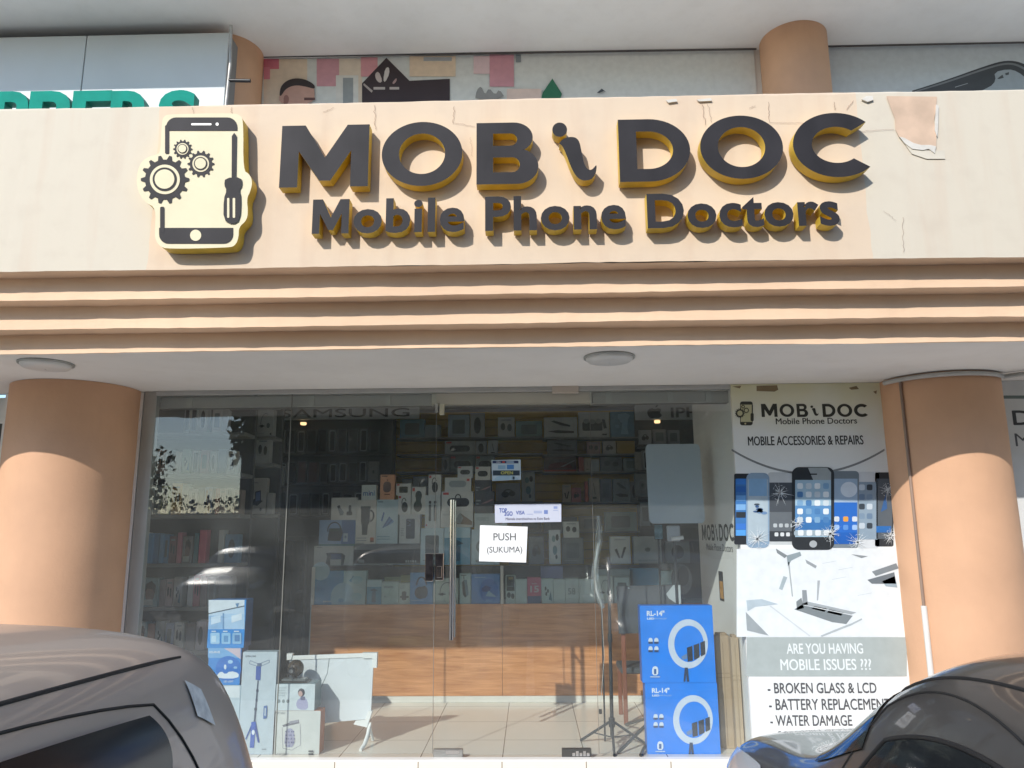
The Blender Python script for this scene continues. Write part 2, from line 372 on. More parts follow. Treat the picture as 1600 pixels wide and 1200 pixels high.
# the phone-and-gears emblem, drawing units (y down)
EMB_OUT = chaikin([(722, 540), (735, 515), (760, 510), (1040, 504), (1075, 515), (1087, 545), (1086, 762), (1112, 775), (1128, 810), (1118, 855), (1102, 885), (1108, 950),
                   (1100, 985), (1066, 1015), (1066, 1060), (1050, 1098), (1015, 1106), (750, 1112), (712, 1100), (692, 1065), (692, 1030), (696, 928), (650, 905),
                   (618, 860), (608, 800), (622, 735), (655, 702), (700, 690), (717, 680)], 2)
EMB_DARK = [rrect(742, 525, 1061, 640, 45), rrect(738, 560, 756, 688, 6), rrect(716, 924, 735, 1030, 6), rrect(711, 960, 1042, 1089, 42)]

# ---------------------------------------------------------------- setting: ground, pavement, shop floor
mb = MB(); ASPH = mat('asphalt', (.21, .20, .185), .85, var=.25, scale=3, bump=.3, bscale=60)
mb.add([(-90, -90, -.2), (90, -90, -.2), (90, 60, -.2), (-90, 60, -.2)], [(0, 1, 2, 3)], ASPH); tag(mb.build('ground'), kind='structure')
mb = MB(); PAVE = mat('pavement_concrete', (.66, .62, .56), .8, var=.15, scale=4, bump=.2)
mb.box(-14, 14, -2.3, -.09, -.196, -.06, PAVE, .01); tag(mb.build('pavement'), kind='structure')
mb = MB(); mb.box(-4.2, 4.2, -.09, 4.0, -.19, 0, TILE); tag(mb.build('shop_floor'), kind='structure')
mb = MB(); LINE = mat('road_paint', (.6, .6, .56), .7, var=.2, scale=12)
for x in (-2.75, -.02, 2.72): mb.box(x-.05, x+.05, -7.6, -2.9, -.196, -.193, LINE)
tag(mb.build('parking_markings'), kind='structure')

# ---------------------------------------------------------------- building
YF = -1.714                                          # plane of the fascia
BLD = thing('shop_building', (0, 0, 0), 'peach two storey shop building with round columns and stepped cornice', 'building')
def extrude_profile(prof, x0, x1, m, n=90, jit=.0, seed=1, close=False):
    rnd = random.Random(seed); k = len(prof); vs = []; ph = [(rnd.uniform(0, 6), rnd.uniform(0, 6)) for _ in prof]
    for i in range(n+1):
        x = x0+(x1-x0)*i/n
        for j, (y, z) in enumerate(prof):
            d = jit*(.5*sin(x*1.1+ph[j][0])+.3*sin(x*3.7+ph[j][1])+rnd.uniform(-.35, .35))
            vs.append((x, y+d*.4, z+d))
    fs = [(i*k+j, (i+1)*k+j, (i+1)*k+j+1, i*k+j+1) for i in range(n) for j in range(k-1)]
    mb = MB(); mb.add(vs, fs, m); return mb
C = [(-1.32, 2.7365), (-1.33, 2.737), (-1.33, 2.8555), (-1.465, 2.8555), (-1.465, 3.0028), (-1.588, 3.0028), (-1.588, 3.1425), (YF, 3.1425)]
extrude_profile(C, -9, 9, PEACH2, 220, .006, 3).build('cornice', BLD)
extrude_profile([(YF, 3.1425), (YF, 4.19), (YF+.004, 4.2), (-1.45, 4.2), (-1.45, 3.3)], -9, 9, MF, 260, .006, 8).build('parapet', BLD)
mb = MB(); mb.box(-9, 9, -1.32, .02, 2.736, 2.86, WHITE); mb.build('soffit', BLD)
mb = MB(); mb.box(-9, 9, -1.45, 2.4, 3.22, 3.3, mat('terrace_concrete', (.66, .64, .60), .85, var=.2)); mb.build('terrace_slab', BLD)
# four round columns, the lower pair on the glass line, the upper pair set back
ZC = at(800, 82, 2.40)[1]
def column(cx, cy, r, z0, z1, label):
    mb = MB(); prof = [(r*1.002, z0), (r, z0+.3)]+[(r*(1+.002*sin(k*2.1)), z0+.3+(z1-z0-.3)*k/12) for k in range(1, 13)]
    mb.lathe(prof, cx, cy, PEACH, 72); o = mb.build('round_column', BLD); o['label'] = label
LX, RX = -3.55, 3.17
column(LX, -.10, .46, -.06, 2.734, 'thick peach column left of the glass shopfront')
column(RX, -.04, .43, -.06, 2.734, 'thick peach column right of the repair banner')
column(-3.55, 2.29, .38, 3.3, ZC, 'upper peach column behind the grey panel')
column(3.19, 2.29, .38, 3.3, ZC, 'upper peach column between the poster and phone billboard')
# upper floor: back wall and overhanging ceiling
mb = MB(); mb.box(-9, 9, 2.45, 2.6, 3.21, ZC+.3, WALLW); mb.build('upper_wall', BLD)
mb = MB(); mb.box(-9, 9, .55, 2.45, ZC, ZC+.45, WHITE); mb.build('upper_ceiling', BLD)
# shop interior shell
mb = MB()
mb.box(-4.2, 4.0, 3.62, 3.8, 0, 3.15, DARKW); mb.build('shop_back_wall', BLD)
mb = MB(); mb.box(-4.2, -4.05, .05, 3.62, 0, 3.15, WALLW); mb.build('shop_side_wall', BLD)
mb = MB(); mb.box(3.9, 4.05, .05, 3.62, 0, 3.15, WALLW); mb.build('shop_side_wall', BLD)
mb = MB(); mb.box(-4.05, 3.9, .05, 3.62, 3.15, 3.2, WALLW); mb.build('shop_ceiling', BLD)
mb = MB(); mb.box(-4.2, 4.05, .1, .2, 2.86, 3.15, WALLW); mb.build('lintel', BLD)
PX = 1.585
mb = MB(); mb.box(PX, 3.9, .0, .06, 0, 2.733, WALLW); mb.build('front_wall', BLD)
mb = MB(); mb.box(PX, PX+.08, .06, 1.42, 0, 3.15, WALLW); mb.build('partition_wall', BLD)
mb = MB(); mb.box(-4.2, -3.08, .0, .06, 0, 2.733, WALLW); mb.build('front_wall', BLD)
# fascia wear: cracks, torn paint
CRK = mat('crack_brown', (.33, .21, .15), .9); BARE = mat('bare_plaster_patch', (.64, .46, .33), .85, var=.15, scale=8)  # cracks are thin flat strips in dark brown
TORN = mat('torn_paint_edge', (.66, .62, .55), .8, var=.1, scale=20); FLAP = mat('cream_paint_layer', (.66, .60, .49), .75, var=.08)
mb = MB()
def fpx(pts, Y): return [at(x, y, Y) for x, y in pts]
rnd = random.Random(5)
def wander(a, b, n=9, j=2.2): return [(a[0]+(b[0]-a[0])*i/n+rnd.uniform(-j, j)*(0 < i < n), a[1]+(b[1]-a[1])*i/n+rnd.uniform(-j, j)*.4*(0 < i < n)) for i in range(n+1)]
for a, b, wd in (((585, 165), (587, 203), .004), ((710, 167), (708, 193), .004), ((708, 193), (742, 198), .003), ((505, 176), (522, 169), .003),
                 ((1097, 162), (1102, 196), .004), ((1105, 163), (1112, 192), .003), ((1200, 160), (1202, 192), .004), ((1202, 192), (1255, 193), .003),
                 ((1345, 206), (1396, 203), .003), ((302, 168), (303, 180), .003), ((362, 168), (362, 180), .003), ((1410, 340), (1411, 395), .003),
                 ((1302, 160), (1305, 172), .003), ((1322, 172), (1333, 158), .004), ((735, 215), (738, 245), .002), ((1380, 330), (1400, 345), .002), ((1170, 170), (1180, 166), .003)):
    mb = MB(); mb.strip(fpx(wander(a, b, 11, 1.6), YF), wd*.6, YF-.006, CRK); mb.build('plaster_crack', BLD)
mb = MB()
tear = [(1384, 151), (1391, 170), (1397, 186), (1398, 203), (1404, 215), (1412, 222), (1425, 231), (1440, 233), (1455, 236), (1462, 232), (1462, 210), (1458, 190), (1462, 170), (1463, 152)]
mb.poly(fpx(tear, YF), YF-.007, BARE)
edge = [(1404, 215), (1412, 225), (1424, 234), (1440, 236), (1450, 234), (1459, 241), (1461, 230), (1452, 228), (1438, 228), (1426, 225), (1412, 217)]
mb.prism(fpx(edge, YF), YF-.012, YF-.0075, TORN)
mb.prism(fpx([(1403, 212), (1420, 230), (1447, 236), (1475, 236), (1476, 249), (1447, 249), (1424, 241)], YF), YF-.0068, YF-.004, FLAP)
mb.prism(fpx([(1461, 165), (1465, 167), (1464, 200), (1463, 215), (1459, 205), (1460, 186)], YF), YF-.013, YF-.008, TORN)
mb.build('peeled_paint_patch', BLD)
mb = MB(); mb.prism(fpx([(1345, 157), (1352, 152), (1362, 152), (1363, 158), (1354, 161)], YF), YF-.014, YF-.006, TORN)
mb.build('paint_flake', BLD); mb = MB(); mb.prism(fpx([(1040, 158), (1056, 156), (1058, 160), (1044, 162)], YF), YF-.012, YF-.005, TORN)
mb.build('paint_flake', BLD); mb = MB(); mb.prism(fpx([(1088, 157), (1110, 155), (1112, 159), (1092, 160)], YF), YF-.012, YF-.005, TORN)
mb.build('paint_flake', BLD)

# ---------------------------------------------------------------- sign: letters and emblem
YL = YF-.088
def solid_letter(loops_world, parent, y0=YL, y1=YF-.012, name='letter', face=None, side=None):
    # loops in world (x,z); front face at y0
    vs, fs = curve2d(loops_world, 1.0); mb = MB(); face = face or SIGNBLK; side = side or SIGNYEL
    P = [(v[0], y0 if v[2] > 0 else y1, v[1]) for v in vs]
    for f in fs:
        ys = {P[i][1] for i in f}
        front = len(ys) == 1 and P[f[0]][1] == y0
        a = [Vector(P[i]) for i in f]
        mb.add([P[i] for i in f], [list(range(len(f)))], face if front else side)
    return mb.build(name, parent)
def unit_to(rect, lp):
    X0, Z0, X1, Z1 = rect; return [(X0+x*(X1-X0), Z0+y*(Z1-Z0)) for x, y in lp]
def swash_px(lp): return [(850+x/2.8575, y/2.8575) for x, y in lp]
S1 = thing('shop_sign', (*[at(900, 240, YF)[0], YF], at(900, 240, YF)[1]), 'row of large black letters with yellow sides reading MOBiDOC', 'sign')
for ch, x0, y0, x1, y1 in NAME_RECTS:
    if ch == 'i':
        solid_letter([fpx(swash_px(SWASH_DOT), YL), fpx(swash_px(SWASH), YL)], S1)
    else:
        solid_letter([unit_to(pxrect(x0, y0, x1, y1, YL), lp) for lp in LETTERS[ch]], S1)
S2 = thing('shop_sign', (at(900, 340, YF)[0], YF, at(900, 340, YF)[1]), 'row of smaller black letters with yellow sides reading Mobile Phone Doctors', 'sign')
TXT = 'Mobile Phone Doctors'; BOLD = .026; SPC = 1.06
full = bbox(text2d(TXT, BOLD, 0, SPC)[0])
wa, wb = at(487, 363.5, YL), at(1313, 350, YL); top = at(600, 310, YL)[1]-at(600, 361.7, YL)[1]
for k, ch in enumerate(TXT):
    if ch == ' ': continue
    vs, fs = text2d(ch, BOLD, 1.0); g = bbox(vs)
    if ch == 'M': vs, fs = curve2d([[(g[0]+x*(g[2]-g[0]), g[1]+y*(g[3]-g[1])) for x, y in LETTERS['M'][0]]], 1.0)
    pre = bbox(text2d(TXT[:k+1], BOLD, 0, SPC)[0])
    xoff = pre[2]-g[2]; sx = (wb[0]-wa[0])/(full[2]-full[0]); sz = top/full[3]
    mb = MB(); P = []
    for v in vs:
        tx = v[0]+xoff-full[0]; zb = wa[1]+(wb[1]-wa[1])*tx/(full[2]-full[0])
        P.append((wa[0]+tx*sx, YL if v[2] > 0 else YF-.012, zb+v[1]*sz))
    for f in fs:
        front = all(P[i][1] == YL for i in f)
        mb.add([P[i] for i in f], [list(range(len(f)))], SIGNBLK if front else SIGNYEL)
    mb.build('letter', S2)
YE = YF-.10
def emb(lp): return fpx([(x/2.858, y/2.858) for x, y in lp], YE)
S3 = thing('logo_sign', (at(310, 290, YF)[0], YF, at(310, 290, YF)[1]), 'cream cut-out sign of a mobile phone with gears and a screwdriver', 'sign')
solid_letter([emb(EMB_OUT)], S3, YE, YF-.012, 'backing_board', SIGNCRM, SIGNYEL)
EMB_SHOW = {
 'phone_top': [([[(x, min(y, 585)) for x, y in rrect(742, 525, 1061, 640, 45)]], SIGNBLK, 1), ([rrect(738, 560, 756, 688, 6)], SIGNBLK, 1.5), ([rrect(855, 552, 946, 561, 4)], ink('f4f0e6'), 2), ([ell(971, 556, 7, 7, 16)], ink('f4f0e6'), 2)],
 'phone_bottom': [                   ([rrect(716, 924, 735, 1040, 6)], SIGNBLK, 1.5), ([[(x, max(y, 1018)) for x, y in rrect(711, 950, 1042, 1089, 42)]], SIGNBLK, 1),
                   ([ell(875, 1052, 25, 25, 28)], SIGNCRM, 2)],
 'screwdriver': [([[(1037, 610), (1048, 595), (1058, 610), (1055, 800), (1036, 800)]], SIGNBLK, 3),
                 ([chaikin([(1008, 797), (1080, 793), (1083, 832), (1070, 850), (1079, 885), (1074, 985), (1040, 1006), (1000, 985), (1001, 890), (1015, 852), (1003, 830)], 1)], SIGNBLK, 3.5),
                 ([rrect(1017, 887, 1027, 976, 4)], SIGNCRM, 4.5), ([rrect(1042, 887, 1053, 976, 4)], SIGNCRM, 4.5)],
}
for nm, items in EMB_SHOW.items():
    mb = MB()
    for loops, m, lay in items:
        for lp in loops: mb.poly(emb(lp), YE-.0022*lay, m)
    mb.build(nm, S3)
for cx, cy, ro in ((738, 803, 108), (898, 733, 60), (817, 667, 43)):
    mb = MB(); q = ro/108
    mb.poly(emb(gear(cx, cy, ro, ro*.83)), YE-.0033, SIGNBLK); mb.poly(emb(ell(cx, cy, 67*q, 66*q)), YE-.0055, SIGNCRM)
    mb.poly(emb(ell(cx, cy, 54*q, 53*q)), YE-.0077, SIGNBLK); mb.poly(emb(ell(cx, cy, 44*q, 43*q)), YE-.0099, SIGNCRM)
    mb.build('gear', S3)
#@@STRUCT_END
# ---------------------------------------------------------------- upper floor: panel, green letters, posters
Y2 = 2.44
PANEL = mat('pale_grey_cladding', (.60, .63, .64), .55, var=.04, scale=2)
YP = 1.72
px0 = at(-260, 100, YP)[0]; px1 = at(355, 100, YP)[0]; pz1 = at(300, 52, YP)[1]
T = thing('cladding_panel', ((px0+px1)/2, YP, 3.3), 'large pale grey cladding panel above the green letters', 'wall panel')
xs = [px0, at(132, 90, YP)[0], px1]
for a, b in zip(xs, xs[1:]):
    mb = MB(); mb.box(a+.006, b-.006, YP, YP+.05, 3.42, pz1, PANEL, .004); mb.build('panel_sheet', T)
mb = MB(); mb.box(px0, px1, YP+.02, YP+.5, 3.3, pz1-.01, mat('panel_frame_grey', (.22, .22, .22), .7)); mb.build('frame', T)
mb = MB(); a, b = at(361, 40, YP-.2), at(353, 165, YP-.2)
mb.tube([(a[0], YP-.2, a[1]), (at(357, 100, YP-.2)[0]+.02, YP-.2, at(357, 100, YP-.2)[1]), (b[0], YP-.2, b[1]), (b[0]-.02, YP-.2, 3.3)], .018, mat('weathered_pole', (.45, .43, .40), .5, .5, var=.3, scale=8), 8)
mb.tube([(b[0]+.01, YP-.2, b[1]+.3), (b[0]+.25, YP-.2, b[1]+.29)], .02, BLACKP, 8)
o = mb.build('metal_pole', None, (b[0], YP-.2, 3.3)); tag(o, 'thin metal pole beside the end of the grey cladding panel', 'pole')
GREEN = mat('green_sign_face', (.008, .25, .19), .75, spec=.15, var=.12, scale=6); GREEN2 = mat('green_sign_side', (.015, .22, .17), .5)
YG = 1.30
T = thing('neighbour_sign', (at(150, 150, YG)[0], YG, 3.3), 'green block letters reading PPERS half hidden behind the parapet', 'sign')
tops = [('P', -8, 47, 143), ('P', 48, 112, 142.5), ('E', 115, 176, 142), ('R', 175, 246, 142), ('S', 250, 308, 141)]
for ch, x0, x1, yt in tops:
    vs, fs = text2d(ch, .03, 1.0); g = bbox(vs)
    X0, zt = at(x0, yt, YG); X1 = at(x1, yt, YG)[0]; z0 = zt-.62
    P = [(X0+(v[0]-g[0])/(g[2]-g[0])*(X1-X0), YG if v[2] > 0 else YG+.12, z0+(v[1]-g[1])/(g[3]-g[1])*.62) for v in vs]
    mb = MB()
    for f in fs: mb.add([P[i] for i in f], [list(range(len(f)))], GREEN if all(P[i][1] == YG for i in f) else GREEN2)
    o = mb.build('letter', T)
mb = MB(); mb.box(px0, at(312, 150, YG)[0], YG+.12, YG+.15, 3.4, 3.46, ALU); mb.box(px0, at(312, 150, YG)[0], YG+.15, YP, 3.43, 3.45, ALU); mb.build('mounting_rail', T)
def strips(mb, items, Y, y0=0):
    for i, (pts, c) in enumerate(items):
        mb.poly(fpx(pts, Y), Y-.0008*(i+1)-y0, ink(c) if isinstance(c, (str, tuple)) else c)
def R(x0, y0, x1, y1): return [(x0, y0), (x1, y0), (x1, y1), (x0, y1)]
# middle poster
r = pxrect(411, 90, 1181, 185, Y2); mb = MB(); mb.box(r[0], r[2], Y2-.02, Y2+.008, 3.3, ZC-.01, ink('e4e6e2'))
it = [(R(412, 92, 480, 186), 'f0dcc4'), (R(412, 92, 436, 108), 'e07e8e'), (R(412, 105, 422, 124), 'e894a4'), (R(495, 92, 536, 135), 'dca4ae'), (R(530, 92, 566, 186), 'ecdcc8'),
      (R(525, 118, 560, 186), 'e6e4de'), (R(536, 122, 552, 186), '9ea4a6'), (R(564, 90, 590, 120), 'e4a4aa'), (R(640, 88, 712, 120), 'f0d8bc'), (R(662, 90, 706, 96), 'b3b6b8'),
      (R(740, 88, 765, 116), 'ecd0d2'), (R(765, 86, 803, 136), 'da9faa'), (R(806, 86, 814, 98), '8a9296'),
      ([(566, 158), (566, 131), (604, 91), (640, 127), (703, 124), (703, 165), (566, 165)], '3c2f35'),
      (chaikin([(586, 116), (592, 112), (598, 127), (594, 131), (588, 126)], 1), 'cfc2bd'), (chaikin([(602, 108), (608, 105), (609, 116), (602, 130), (599, 126)], 1), 'ded8d4'),
      (chaikin([(613, 130), (620, 122), (620, 128), (615, 133)], 1), 'b99'*2), (R(584, 137, 602, 141), 'c9bfba'), (R(609, 137, 624, 141), 'c9bfba'), ([(569, 131), (583, 143), (581, 146), (568, 134)], 'b9aea9'),
      (chaikin([(745, 142), (752, 135), (758, 150), (764, 138), (774, 150), (780, 140), (790, 155), (742, 158)], 1), '9b9a98'), (R(792, 140, 846, 158), 'ecd4c8'), 
      ([(845, 158), (848, 146), (863, 124), (878, 148), (872, 165), (846, 165)], '2f7a5a'),
      (chaikin([(437, 165), (437, 147), (444, 132), (460, 126), (482, 128), (493, 138), (491, 165)], 2), 'd4a898'),
      (chaikin([(437, 150), (440, 134), (455, 124), (475, 124), (492, 133), (493, 141), (480, 137), (462, 134), (447, 140), (440, 152)], 2), '3a2f30'),
      (chaikin([(444, 165), (444, 152), (449, 149), (453, 155), (450, 165)], 1), 'a5766c'), (R(476, 154, 493, 158), '6a4744'),
      ([(932, 147), (940, 140), (947, 146), (943, 144), (936, 147)], '4d5258')]
strips(mb, it, Y2-.02)
mb.strip(fpx([(411, 91), (1181, 79)], Y2-.03), .03, Y2-.06, mat('poster_top_strip', (.1, .09, .09), .7))
o = mb.build('wall_poster', None, (r[0], Y2, 3.3)); tag(o, 'wide wall poster with a man\'s head, pink patches and dark tote bag shape', 'poster')
r = pxrect(1296, 80, 1760, 185, Y2); mb = MB(); mb.box(r[0], r[2], Y2-.02, Y2+.008, 3.3, ZC-.01, ink('d4dbde'))
it = [(chaikin([(1398, 150), (1470, 128), (1545, 101), (1572, 94), (1596, 97), (1620, 112), (1620, 150)], 2), '3f4347'),
      (chaikin([(1404, 150), (1470, 130), (1545, 104), (1574, 97), (1594, 101), (1615, 115), (1615, 150)], 2), '84888b'),
      (chaikin([(1408, 150), (1470, 133), (1545, 107), (1574, 100), (1592, 104), (1612, 118), (1612, 150)], 2), '4a4e52'),
      (chaikin([(1510, 150), (1546, 137), (1556, 126), (1553, 113), (1575, 108), (1590, 112), (1606, 125), (1606, 150)], 1), 'aeb8bd'),
      ([(1492, 136), (1512, 130), (1512, 131), (1492, 137)], 'b5b9bb'), ([(1558, 123), (1566, 117), (1568, 122), (1560, 124)], '55595c'), ([(1570, 115), (1576, 113), (1576, 117), (1571, 118)], '55595c')]
strips(mb, it, Y2-.02)
mb.strip(fpx([(1290, 75), (1640, 68)], Y2-.03), .025, Y2-.06, mat('poster_top_strip', (.1, .09, .09)))
o = mb.build('billboard_poster', None, (r[0], Y2, 3.3)); tag(o, 'pale blue-grey billboard printed with a large tilted dark phone', 'poster')

# ---------------------------------------------------------------- soffit lamps
for px, py, lab in ((72, 571, 'round white ceiling lamp over the left column'), (952, 561, 'round white ceiling lamp above the glass door')):
    x, y = atz(px, py, 2.72)
    T = thing('ceiling_lamp', (x, y, 2.736), lab, 'ceiling lamp', 'round lamps under the soffit')
    mb = MB(); mb.lathe([(.005, 2.692), (.10, 2.695), (.14, 2.703), (.155, 2.718), (.155, 2.726)], x, y, mat('opal_lamp_cover', (.68, .68, .66), .35), 40); mb.build('cover', T)
    mb = MB(); mb.lathe([(.157, 2.722), (.168, 2.724), (.168, 2.7355), (.0, 2.7357)], x, y, ALU, 40); mb.build('rim', T)

# ---------------------------------------------------------------- banner beside the door
YB = -.03
bx0, bz0, bx1, bz1 = PX, .06, 2.765, 2.733
mb = MB(); mb.box(bx0, bx1, YB, -.004, bz0, bz1, BANNER)
L1 = .0009
def btxt(s, x0, y0, x1, y1, c, bold=0., lay=1, spacing=1.): put_text(mb, s, pxrect(x0, y0, x1, y1, YB), YB-L1*lay, ink(c), bold, spacing)
def bl(pts, c, lay=1): mb.poly(fpx(pts, YB), YB-L1*lay, ink(c))
# small emblem and shop name
def mini(x, y):                                       # from the big sign's drawing units to banner pixels
    return 1148+(x-610)*(32/515), 627+(y-505)*(38/605)
def mp_(lp): return [mini(x, y) for x, y in lp]
for lp, c, lay in ((rrect(742, 510, 1061, 1105, 60), '3a3a34', 1), (rrect(760, 590, 1040, 1020, 4), 'c9c6a0', 2), (ell(875, 1062, 22, 22), 'c9c6a0', 2),
                   (gear(738, 803, 125, 100), '3a3a34', 3), (ell(738, 803, 66, 66), 'c9c6a0', 4), (gear(898, 733, 75, 60), '3a3a34', 3), (ell(898, 733, 42, 42), 'c9c6a0', 4),
                   (ell(817, 640, 46, 46), '3a3a34', 3), (ell(817, 640, 24, 24), 'c9c6a0', 4), (rrect(1035, 597, 1065, 800, 6), '3a3a34', 3), (rrect(1005, 800, 1085, 1000, 30), '3a3a34', 3)):
    bl(mp_(lp), c, lay)
def nm_px(x, y): return 1189.5+(x-438.5)*(166/918), 631+(y-177)*(20.5/115)
for ch, x0, y0, x1, y1 in NAME_RECTS:
    if ch == 'i': loops = [[nm_px(*q) for q in swash_px(SWASH_DOT)], [nm_px(*q) for q in swash_px(SWASH)]]; loops = [fpx(l, YB) for l in loops]
    else:
        y0, y1 = (177, 292); rr = pxrect(*nm_px(x0, y0), *nm_px(x1, y1), YB); loops = [unit_to(rr, l) for l in LETTERS[ch]]
    vs, fs = curve2d(loops); rr = (min(p[0] for l in loops for p in l), min(p[1] for l in loops for p in l), max(p[0] for l in loops for p in l), max(p[1] for l in loops for p in l))
    put_flat(mb, vs, fs, rr, YB-L1, ink('33332d'))
btxt('Mobile Phone Doctors', 1212, 653, 1339, 662.5, '33332d', .02)
btxt('MOBILE ACCESSORIES & REPAIRS', 1168.5, 681, 1349, 695.5, '36383a', .018)
arc = [(1143+i*(1382-1143)/30, 701+37*(1-((i-15)/15.)**2)) for i in range(31)]
for a, b in zip(arc, arc[1:]):
    if not 1236 < (a[0]+b[0])/2 < 1296: bl([a, b, (b[0], b[1]+3.4), (a[0], a[1]+3.4)], '85898b')
# row of cracked phones
rnd = random.Random(11)
def crack(cx, cy, rad, n, lay, c='e4ebee'):
    for k in range(n):
        a = 2*pi*k/n+rnd.uniform(-.2, .2); l = rad*rnd.uniform(.45, 1.1); wv = rnd.uniform(.25, .8)
        bl([(cx-sin(a)*wv, cy+cos(a)*wv), (cx+cos(a)*l, cy+sin(a)*l), (cx+sin(a)*wv, cy-cos(a)*wv)], c, lay)
    for q in (.3, .55):
        for k in range(n):
            a, b = 2*pi*k/n, 2*pi*(k+.8)/n; rr = rad*q*rnd.uniform(.8, 1.1)
            if rnd.random() < .6: bl([(cx+cos(a)*rr, cy+sin(a)*rr), (cx+cos(b)*rr, cy+sin(b)*rr), (cx+cos(b)*(rr+.8), cy+sin(b)*(rr+.8))], c, lay)
def icons(x0, y0, nx, ny, dx, dy, s, cols, lay):
    for j in range(ny):
        for i in range(nx): bl(rrect(x0+i*dx, y0+j*dy, x0+i*dx+s, y0+j*dy+s, s*.25, 3), cols[(i*2+j*3) % len(cols)], lay)
def bphone(x0, y0, x1, y1, body, scr, r=5, tb=(8, 10), lay=1, sd=2.2):
    bl(rrect(x0, y0, x1, y1, r), body, lay); bl(R(x0+sd, y0+tb[0], x1-sd, y1-tb[1]), scr, lay+1)
bphone(1147, 740, 1172, 851, '2b2f34', '3f78b8', 3, (8, 14), 1)
for q, c in ((748, '3b7fd0'), (760, '2f68b5'), (774, '6aa3dd'), (788, '7fb0e0'), (800, '30363d'), (818, '3f7bd0'), (828, '57a2e8')): bl(R(1150, q, 1165, q+9), c, 3)
bphone(1200, 738, 1246, 851, 'c9ced0', '4b5158', 4, (16, 5), 1, 1.5); bl(R(1202, 800, 1240, 830), '666d73', 3); bl(R(1202, 830, 1240, 846), '3a3f45', 3)
icons(1208, 818, 4, 1, 9, 9, 6, ['b8c0c4', '888f95'], 4); icons(1210, 832, 4, 1, 9, 9, 6, ['d6dcdf', 'b0b8bc'], 4)
bphone(1166, 739, 1202, 856, '8fa8c0', 'aebfca', 9, (10, 10), 3, 2.5); bl(R(1170, 748, 1198, 775), '86aed2', 5)
for k in range(9): bl(ell(1180+rnd.uniform(0, 14), 793+rnd.uniform(-5, 9), rnd.uniform(3, 6), rnd.uniform(1.5, 3), 10), ['3f5d8a', '6f8fb8', '44505e'][k % 3], 6)
bphone(1338, 737, 1374, 857, 'd5dbdf', '8fa3b4', 6, (16, 14), 1, 3); icons(1342, 757, 2, 5, 12, 15, 9, ['c5d2dd', '7f97ae', '3c4650', '6d87a2'], 3)
bphone(1367, 738, 1396, 854, '33383d', '59636c', 3, (10, 12), 1); bl([(1376, 800), (1384, 770), (1386, 795)], '37639a', 3); bl(R(1369, 822, 1392, 832), '2c6db5', 3)
bphone(1297, 736, 1342, 856, '7b8790', '9fb8d0', 6, (12, 6), 3, 2.5); bl(R(1299, 785, 1339, 832), '2c6cc4', 5); bl(R(1299, 832, 1339, 850), '2360b4', 5); bl(ell(1326, 765, 13, 12), 'd6e3ee', 5)
icons(1303, 807, 3, 2, 14, 13, 8, ['cfd8e2', '5f93d8', 'e2a24c', '9fc0ea'], 6)
bphone(1237, 730, 1303, 859, '2e3236', 'a3c2d6', 11, (20, 20), 6, 5); bl([(1262, 731), (1292, 731), (1298, 738), (1298, 750), (1270, 750)], '9fa8ab', 8); bl(R(1242, 812, 1298, 828), '3c74b0', 8)
bl(R(1242, 790, 1298, 812), '5b8fc2', 8); icons(1245, 755, 4, 5, 13.5, 13.2, 9, ['dfe8ee', '7da7cc', 'c9d6df', '4d7fb4', 'e6eef2'], 9)
bl(rrect(1240, 829, 1300, 837, 3), '9fb0bb', 9); icons(1246, 828, 4, 1, 13.5, 13, 9, ['dfe6ea', '9fc3e2'], 10); bl(ell(1270, 850, 6, 5.5, 20), 'a9b0b4', 9); bl(R(1264, 740, 1276, 742), '1d1f22', 9)
crack(1218, 770, 22, 16, 12); crack(1183, 842, 24, 18, 12); crack(1246, 818, 14, 12, 13); crack(1296, 834, 22, 18, 13); crack(1339, 847, 22, 16, 13); crack(1386, 765, 18, 14, 12); crack(1390, 838, 16, 14, 12)
